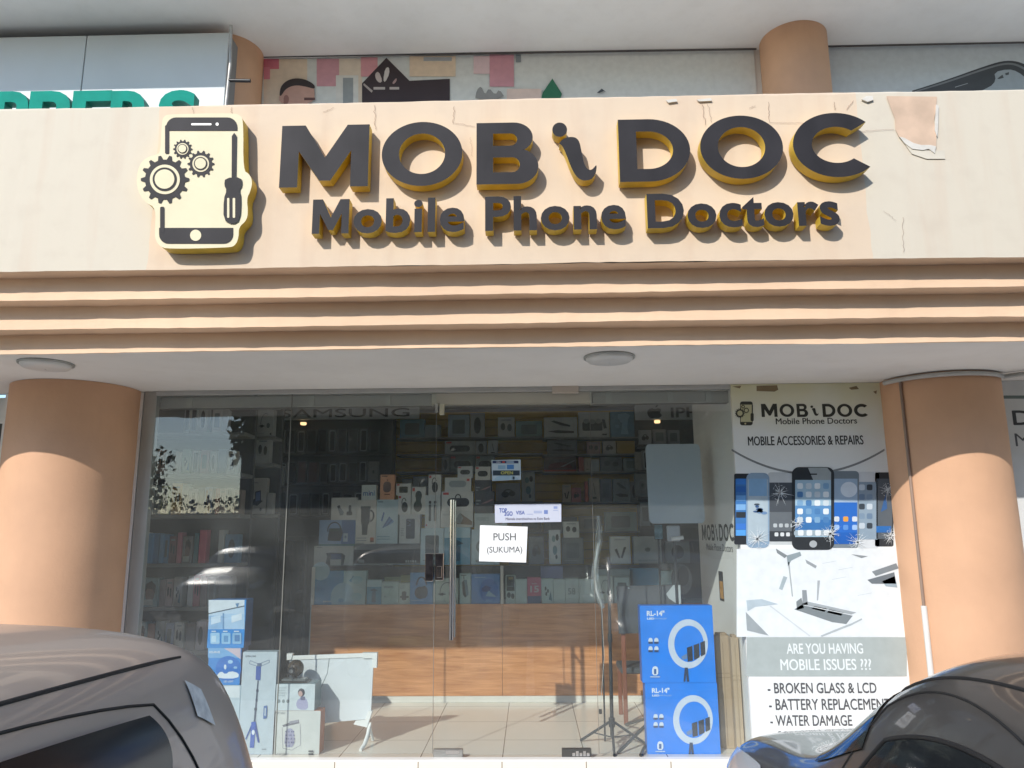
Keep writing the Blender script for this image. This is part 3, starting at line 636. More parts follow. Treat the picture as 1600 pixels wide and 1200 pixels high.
# hands and opened phone picture, mostly washed out
bl(R(1151, 858, 1404, 995), 'e2e8eb', 1)
for pts, c in (([(1165, 956), (1201, 993), (1167, 985)], '7d8a90'), ([(1166, 938), (1190, 936), (1216, 944), (1180, 948), (1168, 955)], '9fb4c0'), ([(1241, 952), (1252, 945), (1332, 962), (1322, 975), (1300, 972)], '566369'),
               ([(1252, 944), (1330, 960), (1338, 957), (1262, 940)], '88949a'), ([(1272, 947), (1292, 951), (1288, 956), (1268, 951)], 'dfe7ea'), ([(1296, 952), (1318, 957), (1314, 962), (1292, 957)], 'c2ccd1'),
               ([(1253, 922), (1260, 922), (1262, 945), (1254, 945)], '6c777d'), ([(1244, 940), (1252, 934), (1256, 950), (1245, 953)], '596469'), ([(1277, 907), (1281, 907), (1278, 938), (1276, 938)], '8f9aa0'),
               ([(1212, 857), (1230, 868), (1226, 872), (1214, 864)], '59646a'), ([(1229, 868), (1250, 862), (1252, 868), (1236, 876), (1231, 885)], '6d8088'), ([(1258, 874), (1276, 884), (1274, 888), (1260, 880)], '7b858a'),
               ([(1330, 866), (1356, 869), (1346, 872)], '6a747a'), ([(1362, 893), (1400, 880), (1404, 888), (1368, 900)], '58656d'), ([(1355, 906), (1397, 894), (1400, 912), (1362, 912)], '424f58'), ([(1378, 908), (1398, 900), (1402, 918), (1384, 916)], '7e97a6'),
               ([(1224, 900), (1230, 902), (1222, 922), (1217, 920)], '8ea1aa'), ([(1231, 878), (1233, 878), (1239, 932), (1237, 932)], '8f999e'),
               ([(1282, 993), (1316, 979), (1330, 974), (1346, 966), (1347, 968), (1330, 977), (1284, 995)], '9aa6ab'), ([(1204, 946), (1266, 993), (1264, 994), (1202, 947)], 'c2ccd1')):
    bl(pts, ''.join('%02x' % int(int(c[i:i+2], 16)*.72+236*.28) for i in (0, 2, 4)), 3)
for x, y in ((1300, 905), (1310, 890), (1285, 880), (1340, 930)): bl([(x, y), (x+22, y-4), (x+22, y-3.4), (x, y+.8)], 'c6d0d5', 2)
bl(R(1166.5, 995.5, 1416.5, 1056.5), 'aab4b3', 4)
btxt('ARE YOU HAVING', 1228.5, 1005, 1348, 1021.5, 'e4ebec', .016, 5); btxt('MOBILE ISSUES ???', 1219, 1029.5, 1361, 1047, 'e4ebec', .016, 5)
btxt('- BROKEN GLASS & LCD', 1199, 1066.5, 1369, 1083, '55565a', .012, 5); btxt('- BATTERY REPLACEMENT', 1201, 1091.5, 1391, 1109, '55565a', .012, 5)
btxt('- WATER DAMAGE', 1203, 1117, 1331, 1134, '55565a', .012, 5); btxt('- SOFTWARE ISSUES', 1205, 1142, 1350, 1158, '55565a', .012, 5)
for pts in ([(1182, 603), (1214, 602), (1216, 609), (1210, 612), (1182, 611)], [(1326, 606), (1338, 603), (1342, 608), (1330, 609)], [(1364, 612), (1370, 610), (1369, 616)], [(1144, 604), (1158, 603), (1156, 607)]): bl(pts, '8d7b5b', 2)
o = mb.build('repair_banner', None, ((bx0+bx1)/2, YB, bz0)); tag(o, 'tall vinyl banner with cracked phones and mobile repair list beside the door', 'banner')
# timber strip and drain pipe by the right column
mb = MB(); mb.box(bx1+.004, bx1+.045, -.10, -.002, -.06, 2.732, PEACH2, .004); o = mb.build('timber_strip', BLD)
PIPE = mat('old_pipe_brown', (.30, .21, .16), .7, var=.3, scale=4, stretch=(1, 1, .2)); PIPEW = mat('pipe_white', (.68, .67, .63), .5, var=.1)
def colpt(px, py, cx, cy, r):                        # where a view ray meets a column
    d = ray(px, py); ox, oy = CAM.x-cx, CAM.y-cy; A = d.x*d.x+d.y*d.y; B = 2*(ox*d.x+oy*d.y); Cc = ox*ox+oy*oy-r*r; D = B*B-4*A*Cc
    if D < 0: D = 0
    t = (-B-sqrt(D))/(2*A); return CAM+d*t
p0 = colpt(1428, 800, RX, -.04, .442)
T = thing('drain_pipe', (p0.x, p0.y, 0), 'thin brown vertical pipe on the right column, white lower end', 'pipe')
zc = colpt(1428, 945, RX, -.04, .442).z
mb = MB(); mb.tube([(p0.x, p0.y, 2.70), (p0.x, p0.y, zc)], .011, PIPE, 10); mb.build('upper_pipe', T)
mb = MB(); mb.tube([(p0.x, p0.y, zc), (p0.x, p0.y, -.06)], .020, PIPEW, 10); mb.build('lower_pipe', T)
mb = MB(); a = [(RX+.452*cos(t), -.04+.452*sin(t)) for t in (radians(192+(318-192)*i/24) for i in range(25))]
mb.tube([(x, y, 2.708) for x, y in a]+[(a[-1][0]+.12, a[-1][1]-.12, 2.71), (a[-1][0]+.9, a[-1][1]-.5, 2.712)], .017, mat('conduit_grey', (.50, .49, .46), .5, var=.15), 8)
o = mb.build('ceiling_conduit', None, (RX, -.5, 2.708)); tag(o, 'grey plastic conduit curving round the top of the right column', 'conduit')

# ---------------------------------------------------------------- neighbouring shopfronts
T = thing('neighbour_shopfront', (-4.9, .1, 0), 'dark neighbouring shopfront seen left of the left column', 'shopfront')
mb = MB(); mb.box(-9, -4.25, .25, .3, -.06, 2.0, mat('neighbour_dark_glass', (.025, .02, .018), .15)); mb.build('window', T)
mb = MB(); mb.box(-9, -4.25, .2, .3, 2.0, 2.3, ALU); mb.box(-9, -4.25, .21, .3, 2.3, 2.52, mat('dark_grey_strip', (.05, .05, .05), .6)); mb.box(-9, -4.25, .2, .3, 2.52, 2.735, WALLW); mb.build('header', T)
mb = MB(); mb.box(-5.1, -4.95, .18, .25, -.06, 2.0, mat('dark_brown_frame', (.07, .03, .022), .5)); mb.build('door_frame', T)
YN = -.04
mb = MB(); mb.box(3.64, 6.6, YN, YN+.035, -.06, 2.733, mat('neighbour_banner', (.62, .63, .62), .6, var=.05))
put_text(mb, 'DM', pxrect(1582, 641, 1645, 664, YN), YN-.001, ink('3b3b3d'), .03); put_text(mb, 'MM', pxrect(1586, 677, 1640, 697, YN), YN-.001, ink('55565a'), -.005)
mb.poly(fpx(R(1568, 618, 1640, 623), YN), YN-.001, ink('6b7a76'))
o = mb.build('neighbour_banner', None, (4.5, YN, -.06)); tag(o, 'white neighbouring banner cut off at the right frame edge', 'banner')

# ---------------------------------------------------------------- glass shopfront and door
EDGE = mat('glass_edge_green', (.22, .30, .27), .2); SEAL = mat('clear_seal', (.20, .20, .18), .4)
SF = thing('glass_shopfront', (-.7, 0, 0), 'frameless glass shop window with door and grey top rail', 'shopfront')
XL, XS1, XD0, XD1 = -2.97, -1.884, -.726, .478
def pane(x0, x1, z0, z1, parent, y=0., name='glass_pane'):
    mb = MB(); mb.box(x0, x1, y, y+.010, z0, z1, GLASS); return mb.build(name, parent)
pane(XL, XS1-.003, .03, 2.70, SF); pane(XS1+.003, XD0-.004, .03, 2.70, SF); pane(XD1+.004, PX-.004, .03, 2.70, SF)
dp = pane(XD0+.004, XD1-.004, .02, 2.60, SF, name='glass_door')
mb = MB(); mb.box(-3.075, XL, 0, .06, -.06, 2.734, ALU, .004); mb.build('end_post', SF)
mb = MB(); mb.box(XS1-.003, XS1+.003, -.001, .011, .03, 2.70, SEAL); mb.build('seal', SF)
mb = MB(); mb.box(XD0-.0045, XD0-.001, -.001, .011, .03, 2.60, SEAL); mb.build('seal', SF)
mb = MB(); mb.box(XD1+.001, XD1+.0045, -.001, .011, .03, 2.60, SEAL); mb.build('seal', SF)
mb = MB(); mb.box(XL, PX, -.02, .03, 2.70, 2.735, GREYRAIL, .003); mb.build('top_channel', SF)
z_t = at(800, 631, .04)[1]
for a, b in ((XL, XD0-.05), (XD1+.03, PX)):
    mb = MB(); mb.box(a, b, .06, .13, 2.605, 2.70, mat('rail_recess', (.36, .36, .34), .6), .004); mb.box(a, b, .045, .14, z_t, 2.605, GREYRAIL, .012)
    for q in (.1, .55, .83): mb.box(a+(b-a)*q, a+(b-a)*q+.045, .05, .06, 2.605, 2.70, ALU)
    mb.build('shutter_rail', SF)
mb = MB(); mb.box(XD0-.045, XD1+.02, .02, .10, z_t, 2.70, BEIGE, .004); mb.build('transom', SF)
r = pxrect(863, 602, 904, 614, -.03); mb = MB(); mb.box(r[0], r[2], -.034, .0, r[1], r[3]-.004, mat('beige_plate', (.55, .48, .41), .5), .003); mb.build('pivot_cover', SF)
r = pxrect(680, 631, 694, 648, -.012)
mb = MB(); mb.box(r[0]+.035, r[2], -.014, .024, r[1], r[3], mat('pale_clip', (.52, .50, .38), .4), .004); mb.box(r[0], r[0]+.02, -.01, .02, r[1]+.02, r[3], ALU, .003); mb.build('top_clamp', SF)
mb = MB(); mb.box(-3.05, PX, -.088, -.012, -.15, .012, mat('white_threshold', (.74, .72, .68), .4, var=.06), .006); mb.build('threshold', SF)
# floor patch fittings
r = pxrect(677, 1171, 723, 1189, -.012)
mb = MB(); mb.box(r[0], r[2], -.016, .026, .004, r[3], mat('brushed_steel', (.45, .45, .43), .35, .9, var=.15, scale=15, stretch=(1, 1, 8)), .004); mb.box(r[0]+.09, r[2]-.025, -.02, -.016, .03, .06, STEEL, .002); mb.build('floor_lock', SF)
r = pxrect(878, 1170, 924, 1188, -.012)
mb = MB(); mb.box(r[0], r[2], -.016, .026, .006, r[3], mat('dark_steel', (.12, .12, .115), .4, .8), .004)
for k in range(5): mb.box(r[0]+.075+k*.026, r[0]+.095+k*.026, -.019, -.016, .018, .04+.012*(k % 2), STEEL)
mb.build('floor_pivot', SF)
# handle and lock
hx, z_hi = at(709, 781, -.075); hx2, z_lo = at(702.5, 1000, -.075)
mb = MB(); hx = (hx+hx2)/2; mb.tube([(hx, -.075, z_lo), (hx, -.075, z_hi)], .0175, STEEL, 18)
for z in (z_lo+.16, z_hi-.16): mb.tube([(hx, -.075, z), (hx, .0, z)], .011, STEEL, 12)
mb.build('pull_handle', SF)
mb = MB(); mb.tube([(hx, .088, z_lo), (hx, .088, z_hi)], .0175, STEEL, 18)
for z in (z_lo+.16, z_hi-.16): mb.tube([(hx, .01, z), (hx, .088, z)], .011, STEEL, 12)
mb.build('pull_handle', SF)
for x0, x1, y0, y1, nm in ((664, 677, 864.5, 908.5, 'strike_plate'), (680, 693, 864.5, 907, 'door_lock')):
    r = pxrect(x0, y0, x1, y1, -.02); mb = MB(); mb.box(r[0], r[2], -.022, .032, r[1], r[3], STEEL, .003)
    LKD = mat('lock_dark_face', (.06, .055, .06), .25, .7, var=.5, scale=18)
    mb.box(r[0]+.005, r[2]-.005, -.0245, -.0222, r[1]+.006, r[3]-.006, LKD)
    if nm == 'door_lock':
        mb.box(r[0]+.012, r[2]-.012, -.030, -.0246, r[1]+.02, (r[1]+r[3])/2+.005, STEEL, .002)
        mb.tube([((r[0]+r[2])/2, -.036, (r[1]*.68+r[3]*.32)), ((r[0]+r[2])/2, -.030, (r[1]*.68+r[3]*.32))], .009, STEEL, 14)
    mb.build(nm, SF)
# notices stuck to the door glass
PAPER = mat('white_paper', (.80, .81, .82), .7, var=.03, scale=3)
mb = MB(); q = fpx([(750, 820.5), (824.5, 823), (822, 879), (748.5, 877)], -.004); mb.prism(q, -.0042, -.0012, PAPER)
put_text(mb, 'PUSH', pxrect(771, 833, 806, 844.5, -.0045), -.0048, ink('4a4b4e'), .004); put_text(mb, '(SUKUMA)', pxrect(761, 854, 816, 866.5, -.0045), -.0048, ink('4a4b4e'), .004)
o = mb.build('push_notice', None, (at(787, 850, 0)[0], 0, at(787, 850, 0)[1])); tag(o, 'white paper notice reading PUSH (SUKUMA) on the glass door', 'notice')
mb = MB(); q = fpx([(773, 788), (877, 787), (877, 815.5), (773.5, 817)], -.004); mb.prism(q, -.0042, -.0012, mat('pale_blue_sticker', (.52, .55, .66), .4))
BLU = '2f4b9c'
put_text(mb, 'TOP', pxrect(780, 794, 792, 801, -.0045), -.0048, ink(BLU), .03); put_text(mb, '2GO', pxrect(788, 799, 801, 806, -.0045), -.0048, ink(BLU), .03)
put_text(mb, 'VISA', pxrect(806, 798, 820, 804, -.0045), -.0048, ink(BLU), .02); put_text(mb, 'Miamala imerahisishwa na Exim Bank', pxrect(790, 808.5, 859, 812.5, -.0045), -.0048, ink('4a4460'), .012)
for x0, x1, y0, y1, c in ((823, 833, 803, 803.8, '8f9cc4'), (834, 847, 798, 802, 'a6b0cf'), (850, 856, 797, 803, '6f83bb'), (865, 871, 791, 795, '8d9bc8'), (864, 872, 797, 798, '9aa6cc')): mb.poly(fpx(R(x0, y0, x1, y1), -.0045), -.0048, ink(c))
o = mb.build('payment_sticker', None, (at(825, 802, 0)[0], 0, at(825, 802, 0)[1])); tag(o, 'long pale blue payment card sticker above the PUSH notice', 'sticker')
mb = MB(); q = fpx([(768, 719), (813.5, 718), (814, 749.5), (769, 751.5)], -.004); mb.prism(q, -.0042, -.0012, mat('light_blue_sticker', (.50, .60, .66), .4))
for pts, c in ((R(769.5, 720, 810, 724), '24345f'), (R(770, 735, 812, 743), '33424f'), (R(792, 726, 803, 733), '4f86c4'), (R(778, 727, 790, 733), '93b6cf'), (R(801, 744.5, 804, 749), '3b62b4'), ([(770, 751), (776, 745), (785, 742.5), (800, 742.5), (807, 746), (811, 749)], 'a9c6d6')):
    mb.poly(fpx(pts, -.0045), -.0047, ink(c))
put_text(mb, 'OPEN', pxrect(782.5, 736.3, 801.5, 741.2, -.0045), -.0054, ink('c9c66a'), .02); put_text(mb, 'VISA', pxrect(775, 720.8, 782.5, 723.2, -.0045), -.0054, ink('d8dee6'), .02)
mb.poly(fpx(R(785, 720.6, 788.6, 723.4), -.0045), -.0054, ink('c24a3c')); mb.poly(fpx(R(791, 720.8, 803, 723.2), -.0045), -.0054, ink('9fb4cc'))
o = mb.build('open_sticker', None, (at(791, 735, 0)[0], 0, at(791, 735, 0)[1])); tag(o, 'small light blue sticker reading OPEN on the glass door', 'sticker')
#@@P2_END
# ---------------------------------------------------------------- products: cartons with printed fronts
def uvp(items, X0, Z0, X1, Z1, y, mb):
    for i, it in enumerate(items):
        k = it[0]; yy = y-.0005*(i+1); U = lambda u: X0+u*(X1-X0); V = lambda v: Z0+v*(Z1-Z0)
        if k == 'r': pts = [(U(it[1]), V(it[2])), (U(it[3]), V(it[2])), (U(it[3]), V(it[4])), (U(it[1]), V(it[4]))]
        elif k == 'rr': pts = rrect(U(it[1]), V(it[2]), U(it[3]), V(it[4]), it[6]*(X1-X0), 4)
        elif k == 'e': pts = [(U(a), V(b)) for a, b in ell(it[1], it[2], it[3], it[4], 24)]
        elif k == 'p': pts = [(U(a), V(b)) for a, b in it[1]]; c = it[2]
        elif k == 'arc':                                  # u,v,ru,rv,width,a0,a1,colour
            _, u, v, ru, rv, wd, a0, a1, c = it; n = 22
            o = ell(u, v, ru, rv, n, radians(a0), radians(a1)+1e-5); q = ell(u, v, ru-wd, rv-wd*(X1-X0)/(Z1-Z0), n, radians(a0), radians(a1)+1e-5)
            mb.add([(U(a), yy, V(b)) for a, b in o+q], [(j, n+j, n+j+1, j+1) for j in range(n-1)], ink(c)); continue
        elif k == 't': put_text(mb, it[1], (U(it[2]), V(it[3]), U(it[4]), V(it[5])), yy, ink(it[6]), it[7] if len(it) > 7 else 0); continue
        c = it[2] if k == 'p' else it[5]
        mb.poly(pts, yy, ink(c))
LOGO = ('r', .04, .84, .22, .96, 'c8463c')
def lines(u0, v0, n, w_, c='8a9298', dv=.06, h=.018): return [('r', u0, v0-i*dv, u0+w_*(1-.25*(i % 3 == 2)), v0-i*dv+h, c) for i in range(n)]
PIC = {
 'plain': [], 'oval': [('e', .5, .5, .26, .33, '24282a')], 'oval_logo': [LOGO, ('e', .5, .45, .24, .34, '2a2d2c')],
 'speaker': [LOGO, ('rr', .16, .25, .84, .68, '26292b', .2), ('e', .3, .46, .05, .16, '3f4446'), ('e', .7, .46, .05, .16, '3f4446')],
 'clip': [LOGO, ('e', .52, .38, .25, .27, '2b2f2e'), ('arc', .46, .62, .2, .24, .06, 20, 200, '2b2f2e')],
 'bottle': [LOGO, ('e', .5, .68, .24, .18, '3c4433'), ('e', .45, .3, .3, .21, '353b2e'), ('r', .3, .3, .68, .66, '465040')],
 'camo': [LOGO, ('rr', .2, .18, .8, .74, '4c4a2e', .06), ('e', .4, .5, .1, .12, '2b2a1c'), ('e', .6, .4, .1, .14, '2e2e22')],
 'pale': [('r', .84, .74, .95, .92, 'c8463c'), ('rr', .15, .3, .82, .78, '9aa4a6', .2)],
 'big': [LOGO, ('rr', .17, .2, .88, .66, '222628', .18), ('e', .28, .43, .1, .2, '34393a'), ('arc', .52, .68, .1, .2, .035, -20, 200, '222628')],
 'hand': [('p', [(.5, .2), (.62, .85), (.98, .35), (.98, .12)], '8b7a6a'), ('p', [(.42, .3), (.6, .9), (.7, .55), (.62, .2)], 'aab0ae')]+lines(.06, .8, 2, .2),
 'mics': [('rr', .24, .2, .40, .72, '2e3d44', .06), ('e', .32, .78, .09, .05, '22282c'), ('rr', .58, .2, .74, .72, '2e3d44', .06), ('e', .66, .78, .09, .05, '22282c'), ('e', .1, .08, .05, .025, 'c8463c')],
 'phone': [('rr', .32, .16, .76, .86, '4a5468', .06), ('rr', .36, .6, .55, .82, '77829a', .05), ('e', .41, .76, .05, .03, '20242c'), ('e', .5, .72, .05, .03, '20242c'), ('e', .42, .67, .05, .03, '20242c')]+lines(.06, .5, 5, .16),
 'stripes': [('p', [(.2, .52), (.28, .5), (.38, .7), (.32, .72)], '2f5f9c')]+[('p', [(.28+.09*i, .36+.02*i), (.36+.09*i, .36+.02*i), (.66+.06*i, .58-.03*i), (.60+.06*i, .62-.03*i)], ['2f5f9c', '5d8cc0', '2b5590', '7ba4cf'][i]) for i in range(4)]+lines(.05, .15, 2, .6, '86a9b8')+[('r', .06, .94, .3, .96, '58707c')],
 'mug': [('p', [(.24, .84), (.7, .84), (.68, .5), (.6, .4), (.58, .2), (.32, .2), (.30, .4), (.25, .5)], '1f2426'), ('r', .22, .8, .72, .86, '262c2e'), ('r', .32, .2, .58, .3, '3a4144'),
         ('arc', .72, .64, .2, .14, .075, -95, 95, '1f2426'), ('r', .74, .03, .92, .14, 'b4603a'), ('r', .74, .03, .92, .07, '6a4038')]+lines(.05, .12, 3, .5),
 'plugs': [('p', [(.22, .62), (.30, .66), (.50, .34), (.46, .2), (.34, .2)], '7f878a'), ('p', [(.22, .58), (.3, .68), (.36, .58), (.3, .5)], '2b2f32'), ('rr', .68, .36, .78, .66, '2b2f32', .04), ('rr', .6, .2, .82, .38, '33383b', .05)],
 'headset_blue': [('r', .62, 0, 1, 1, '3f66a0'), ('arc', .42, .6, .2, .34, .035, -10, 190, '202b38'), ('p', [(.24, .2), (.28, .68), (.62, .68), (.66, .5), (.60, .18)], '1c2530'), ('r', .3, .56, .58, .66, '2e4a44'), ('r', .68, .16, .8, .48, 'b7c6d2'), ('e', .74, .34, .03, .06, '4a6890'), ('r', 0, 0, 1, .06, '3f7a7c')],
 'headphones_big': [('p', [(.3, .0), (.34, .5), (.30, .62), (.44, .66), (.72, .62), (.80, .5), (.76, .0), (.70, .0), (.70, .3), (.42, .3), (.42, .0)], '27374c'), ('r', .43, .3, .7, .6, '2f5488'), ('r', .06, .92, .2, .95, '7a8488')],
 'soundbar': [('r', .0, .0, 1, .58, '15181c'), ('r', .0, .58, 1, .72, '2e3438'), ('r', 0, .0, 1, .05, '9aa3a6'), ('r', .07, .1, .16, .26, '8b9294')]+[('r', .78+.035*i, .1, .80+.035*i, .2, 'b9c0c2') for i in range(5)],
 'mini': [('t', 'mini', .1, .28, .9, .62, '4a76a8', .02), ('r', .55, .3, .6, .5, 'b0626a')],
 'orange': [('rr', .2, .28, .76, .72, '7d665e', .24), ('r', .1, .92, .5, .96, '7a5a44'), ('e', .5, .78, .05, .03, '6e4c40'), ('r', .3, .18, .7, .22, '7a4a30')],
 'movie': [('e', .3, .72, .16, .2, '8a5f4a'), ('p', [(.1, .0), (.1, .4), (.3, .55), (.5, .4), (.55, 0)], '5d5048'), ('e', .7, .25, .2, .2, '9c6a38'), ('p', [(.5, .6), (.58, .66), (.9, .2), (.8, .12)], '8a6a50'), ('t', 'FREESTYLE', .55, .86, 1., .95, 'b9a39a', .01)],
 'face': [('e', .55, .45, .26, .3, '7d6154'), ('p', [(.25, .5), (.3, .8), (.6, .9), (.85, .75), (.85, .45), (.7, .6), (.4, .65)], '241b1a'), ('r', .1, .05, .75, .25, 'b9bcb4')],
 'case': [('rr', .12, .05, .88, .95, '9aa2a4', .12), ('rr', .2, .09, .8, .91, '16191b', .1), ('e', .36, .82, .07, .04, '3b4144')],
 'case_dark': [('rr', .14, .05, .86, .94, '1d2123', .12), ('e', .32, .84, .07, .04, '3f474b'), ('e', .5, .84, .05, .03, '343b3f')],
 'case_brown': [('rr', .12, .05, .88, .95, '6a3a2c', .12), ('r', .2, .45, .8, .47, '54301f')],
 'tablet': [('p', [(.2, .28), (.62, .22), (.86, .36), (.5, .44)], '2f343a'), ('p', [(.5, .32), (.78, .36), (.74, .66), (.48, .62)], '3b4560'), ('p', [(.53, .35), (.74, .38), (.71, .62), (.52, .59)], '6d7fb0'), ('e', .78, .12, .05, .05, '3a3f45'), ('r', .35, .86, .6, .88, '7c8288')],
 'ring': [('arc', .5, .5, .34, .24, .09, 0, 359, '9aa1a3'), ('r', .15, .05, .85, .12, '8b9294'), ('e', .5, .5, .1, .08, '6b7275')],
 'swirl': [('e', .2, 1.0, .32, .28, 'b9cfdd'), ('e', 1.0, .2, .42, .45, 'b9cfdd'), ('e', .95, .12, .1, .06, '8fb0cc')]+[('r', .1+.09*(i % 6), .42+.05*(i//6), .16+.09*(i % 6), .45+.05*(i//6), '5d92cf') for i in range(14)]+[('e', .36+.07*i, .09, .03, .03, 'c9dae6') for i in range(4)],
 'dolphin': [('p', [(.22, .4), (.34, .55), (.62, .5), (.5, .36), (.36, .32)], '5c9dc0'), ('p', [(.34, .5), (.42, .74), (.46, .52)], '2f5f80'), ('e', .6, .45, .25, .25, 'b4cfd6')],
 'blender': [('r', .0, .0, 1, .72, '5b9cb8'), ('r', .34, .08, .62, .5, '3b6780'), ('p', [(.2, .58), (.5, .66), (.75, .56), (.5, .5)], '2f566c')],
 'spk_text': [('t', 'SPEAKER', .12, .72, .68, .82, '6f7874', .02), ('arc', .66, .42, .24, .34, .03, 80, 180, 'aab8b4'), ('arc', .2, .3, .07, .08, .03, 0, 180, '7d8783')],
 'cam': [('rr', .26, .18, .7, .6, '1f2427', .1), ('e', .48, .5, .14, .12, '32393c'), ('r', .1, .3, .92, .38, '2a3034')]+lines(.08, .86, 3, .5),
 'headphones': [('arc', .5, .55, .26, .34, .07, 10, 170, '1e3350'), ('e', .46, .36, .26, .2, '22313f'), ('e', .62, .38, .16, .2, '2a3c4e'), ('r', .06, .1, .6, .13, '9fc2e6')],
 'headset_white': [('arc', .55, .45, .3, .42, .04, 60, 200, '6d7678'), ('e', .72, .4, .1, .1, '5b6466'), ('r', .2, .36, .5, .41, '3a4042'), ('e', .36, .38, .06, .06, '2a2f31')]+lines(.1, .1, 1, .4)+[('r', .84, .05, .94, .12, '444a4c')],
 'walkie': [('p', [(.3, .3), (.2, .7), (.4, .8), (.6, .78), (.66, .25), (.5, .2)], '24353e'), ('p', [(.4, .78), (.66, .8), (.84, .3), (.6, .22)], '6f8c9c'), ('r', .34, .8, .42, .96, '24353e'), ('r', .12, .93, .6, .96, '5b666a')],
 'mushroom': [('e', .62, .45, .34, .4, '3f78c8'), ('p', [(.35, .5), (.5, .62), (.7, .55), (.62, .4), (.4, .4)], '26458c'), ('p', [(.5, .25), (.6, .45), (.8, .3), (.9, .22)], 'a6c2da'), ('r', .1, .88, .5, .91, 'a9c3e4'), ('r', .5, .06, .75, .14, '6fa0dc')],
 'shades': [('e', .32, .3, .2, .1, '2b2f30'), ('e', .72, .26, .18, .1, '2b2f30'), ('r', .08, .45, .92, .98, '20262a'), ('r', .15, .6, .8, .63, '7a8288'), ('r', .3, .86, .8, .95, '9a7a40')],
 'fifteen': [('r', 0, 0, 1, .28, '2f4f84'), ('t', '15', .2, .42, .85, .68, 'd9c9cc', .03), ('r', .3, .74, .7, .78, 'd9a9b0')],
 'dots': [('e', .35, .6, .08, .08, '2b3438'), ('e', .55, .5, .08, .08, '37434a'), ('e', .4, .38, .08, .08, '2b3438'), ('p', [(.6, .15), (.9, .1), (.8, .5)], '3d6a80')],
 '58': [('t', '58', .18, .35, .75, .62, '6a7478', .01), ('arc', .75, .75, .2, .2, .02, 90, 220, '8a9498')],
 'blobs': [('e', .3, .55, .14, .18, '1f2427'), ('e', .7, .5, .14, .18, '2b3134'), ('r', .2, .84, .8, .9, '7f878b')],
 'dryer': [('p', [(.42, .1), (.5, .55), (.4, .6), (.4, .66), (.3, .72), (.32, .9), (.65, .95), (.85, .85), (.75, .7), (.7, .4), (.75, .1)], '8fb4cc'), ('e', .28, .42, .1, .07, '7aa3c0')],
 'pads': [('rr', .12, .25, .78, .62, '3a3d3c', .05), ('e', .25, .64, .1, .1, '8f938f'), ('e', .45, .62, .1, .1, '8f938f'), ('e', .65, .64, .1, .1, '8f938f'), ('p', [(.76, .72), (.86, .70), (.92, .35), (.82, .33)], '2c3032'), ('r', .76, .06, .92, .13, '2c3032')],
 'iron': [('p', [(.2, .8), (.3, .85), (.8, .6), (.78, .52), (.5, .6)], '33383a'), ('p', [(.1, .3), (.4, .36), (.9, .3), (.9, .2), (.4, .2)], '3a2c2c')],
 'car_red': [('p', [(.1, .2), (.2, .5), (.5, .62), (.8, .55), (.9, .2)], '6a2c30'), ('r', .0, .0, 1, .1, 'c24a34'), ('p', [(.5, .3), (.95, .75), (.97, .7), (.6, .3)], '8f9598'), ('r', .3, .86, .8, .92, '7a5a50')],
 'gadget': [('e', .38, .42, .16, .16, '3a3630'), ('e', .66, .46, .14, .14, '4a443a'), ('arc', .5, .5, .22, .2, .05, 20, 160, '3a3630')],
 'cable': [('p', [(.4, .8), (.46, .8), (.62, .3), (.56, .3)], '3a3630'), ('r', .3, .12, .7, .2, '3a3630')],
 'vbuds': [('p', [(.2, .5), (.32, .55), (.48, .2), (.40, .18)], '22262a'), ('p', [(.8, .6), (.68, .6), (.5, .2), (.6, .18)], '22262a'), ('r', .2, .86, .8, .9, '9aa0a0')],
 'four': [('e', .4, .74, .16, .1, '6a8a8c'), ('e', .72, .78, .14, .1, '2a3032'), ('e', .5, .4, .2, .14, '4d7a86'), ('e', .62, .2, .1, .07, '2f4c58')],
 'pinkhand': [('r', .05, .3, .3, .4, '9aa0a2'), ('p', [(.3, .1), (.6, .16), (.98, .4), (.9, .46), (.55, .28)], 'a47f84'), ('r', .05, .08, .2, .14, 'b4babb')],
 'flower': [('e', .8, .6, .14, .26, 'b98a80'), ('e', .7, .5, .08, .16, 'c79a8c')]+lines(.06, .74, 4, .4, '8aa0a4'),
 'rect': [('rr', .2, .2, .8, .8, '5a6468', .06)]+lines(.1, .1, 1, .6),
}
CARD = mat('plain_carton_side', (.30, .28, .25), .8, var=.08)
def carton(px, Y, depth, c, pic='plain', label='', group='product boxes on display', base=None, side=None, name='product_box', extra=None, cat='box', tilt=0, flat=False):
    if flat: X0, Z0, X1, Z1 = px
    else: X0, Z0, X1, Z1 = pxrect(*px, Y)
    if base is not None: Z0 = base
    if Y > 1 and isinstance(c, str):                     # dim-shop tone undone, colour lifted further to stand in for missing light
        c = tuple(min(232, int(255*(int(c[i:i+2], 16)/255)**.58)) for i in (0, 2, 4))
    cx = (X0+X1)/2; mb = MB(); mb.box(X0, X1, Y, Y+depth, Z0, Z1, ink(side or c), .002)
    uvp(PIC[pic]+(extra or []), X0+.002, Z0+.002, X1-.002, Z1-.002, Y, mb)
    o = mb.build(name, None, (cx, Y+depth/2, Z0)); tag(o, label, cat, group)
    if tilt: o.rotation_euler[2] = tilt
    return o, Z1
ORD = ['first', 'second', 'third', 'fourth', 'fifth', 'sixth', 'seventh', 'eighth', 'ninth', 'tenth', 'eleventh', 'twelfth', 'thirteenth', 'fourteenth', 'fifteenth', 'sixteenth']
def row(items, Y, depth, base_px, where, group, board=None):
    z = at((items[0][0]+items[-1][1])/2, base_px, Y)[1]
    for i, it in enumerate(sorted(items)):
        x0, x1, top, c, pic, desc = it
        carton((x0, top, x1, base_px), Y+(i % 3)*.012, depth, c, pic, '%s, %s from left %s' % (desc, ORD[i], where), group, base=z)
    return z

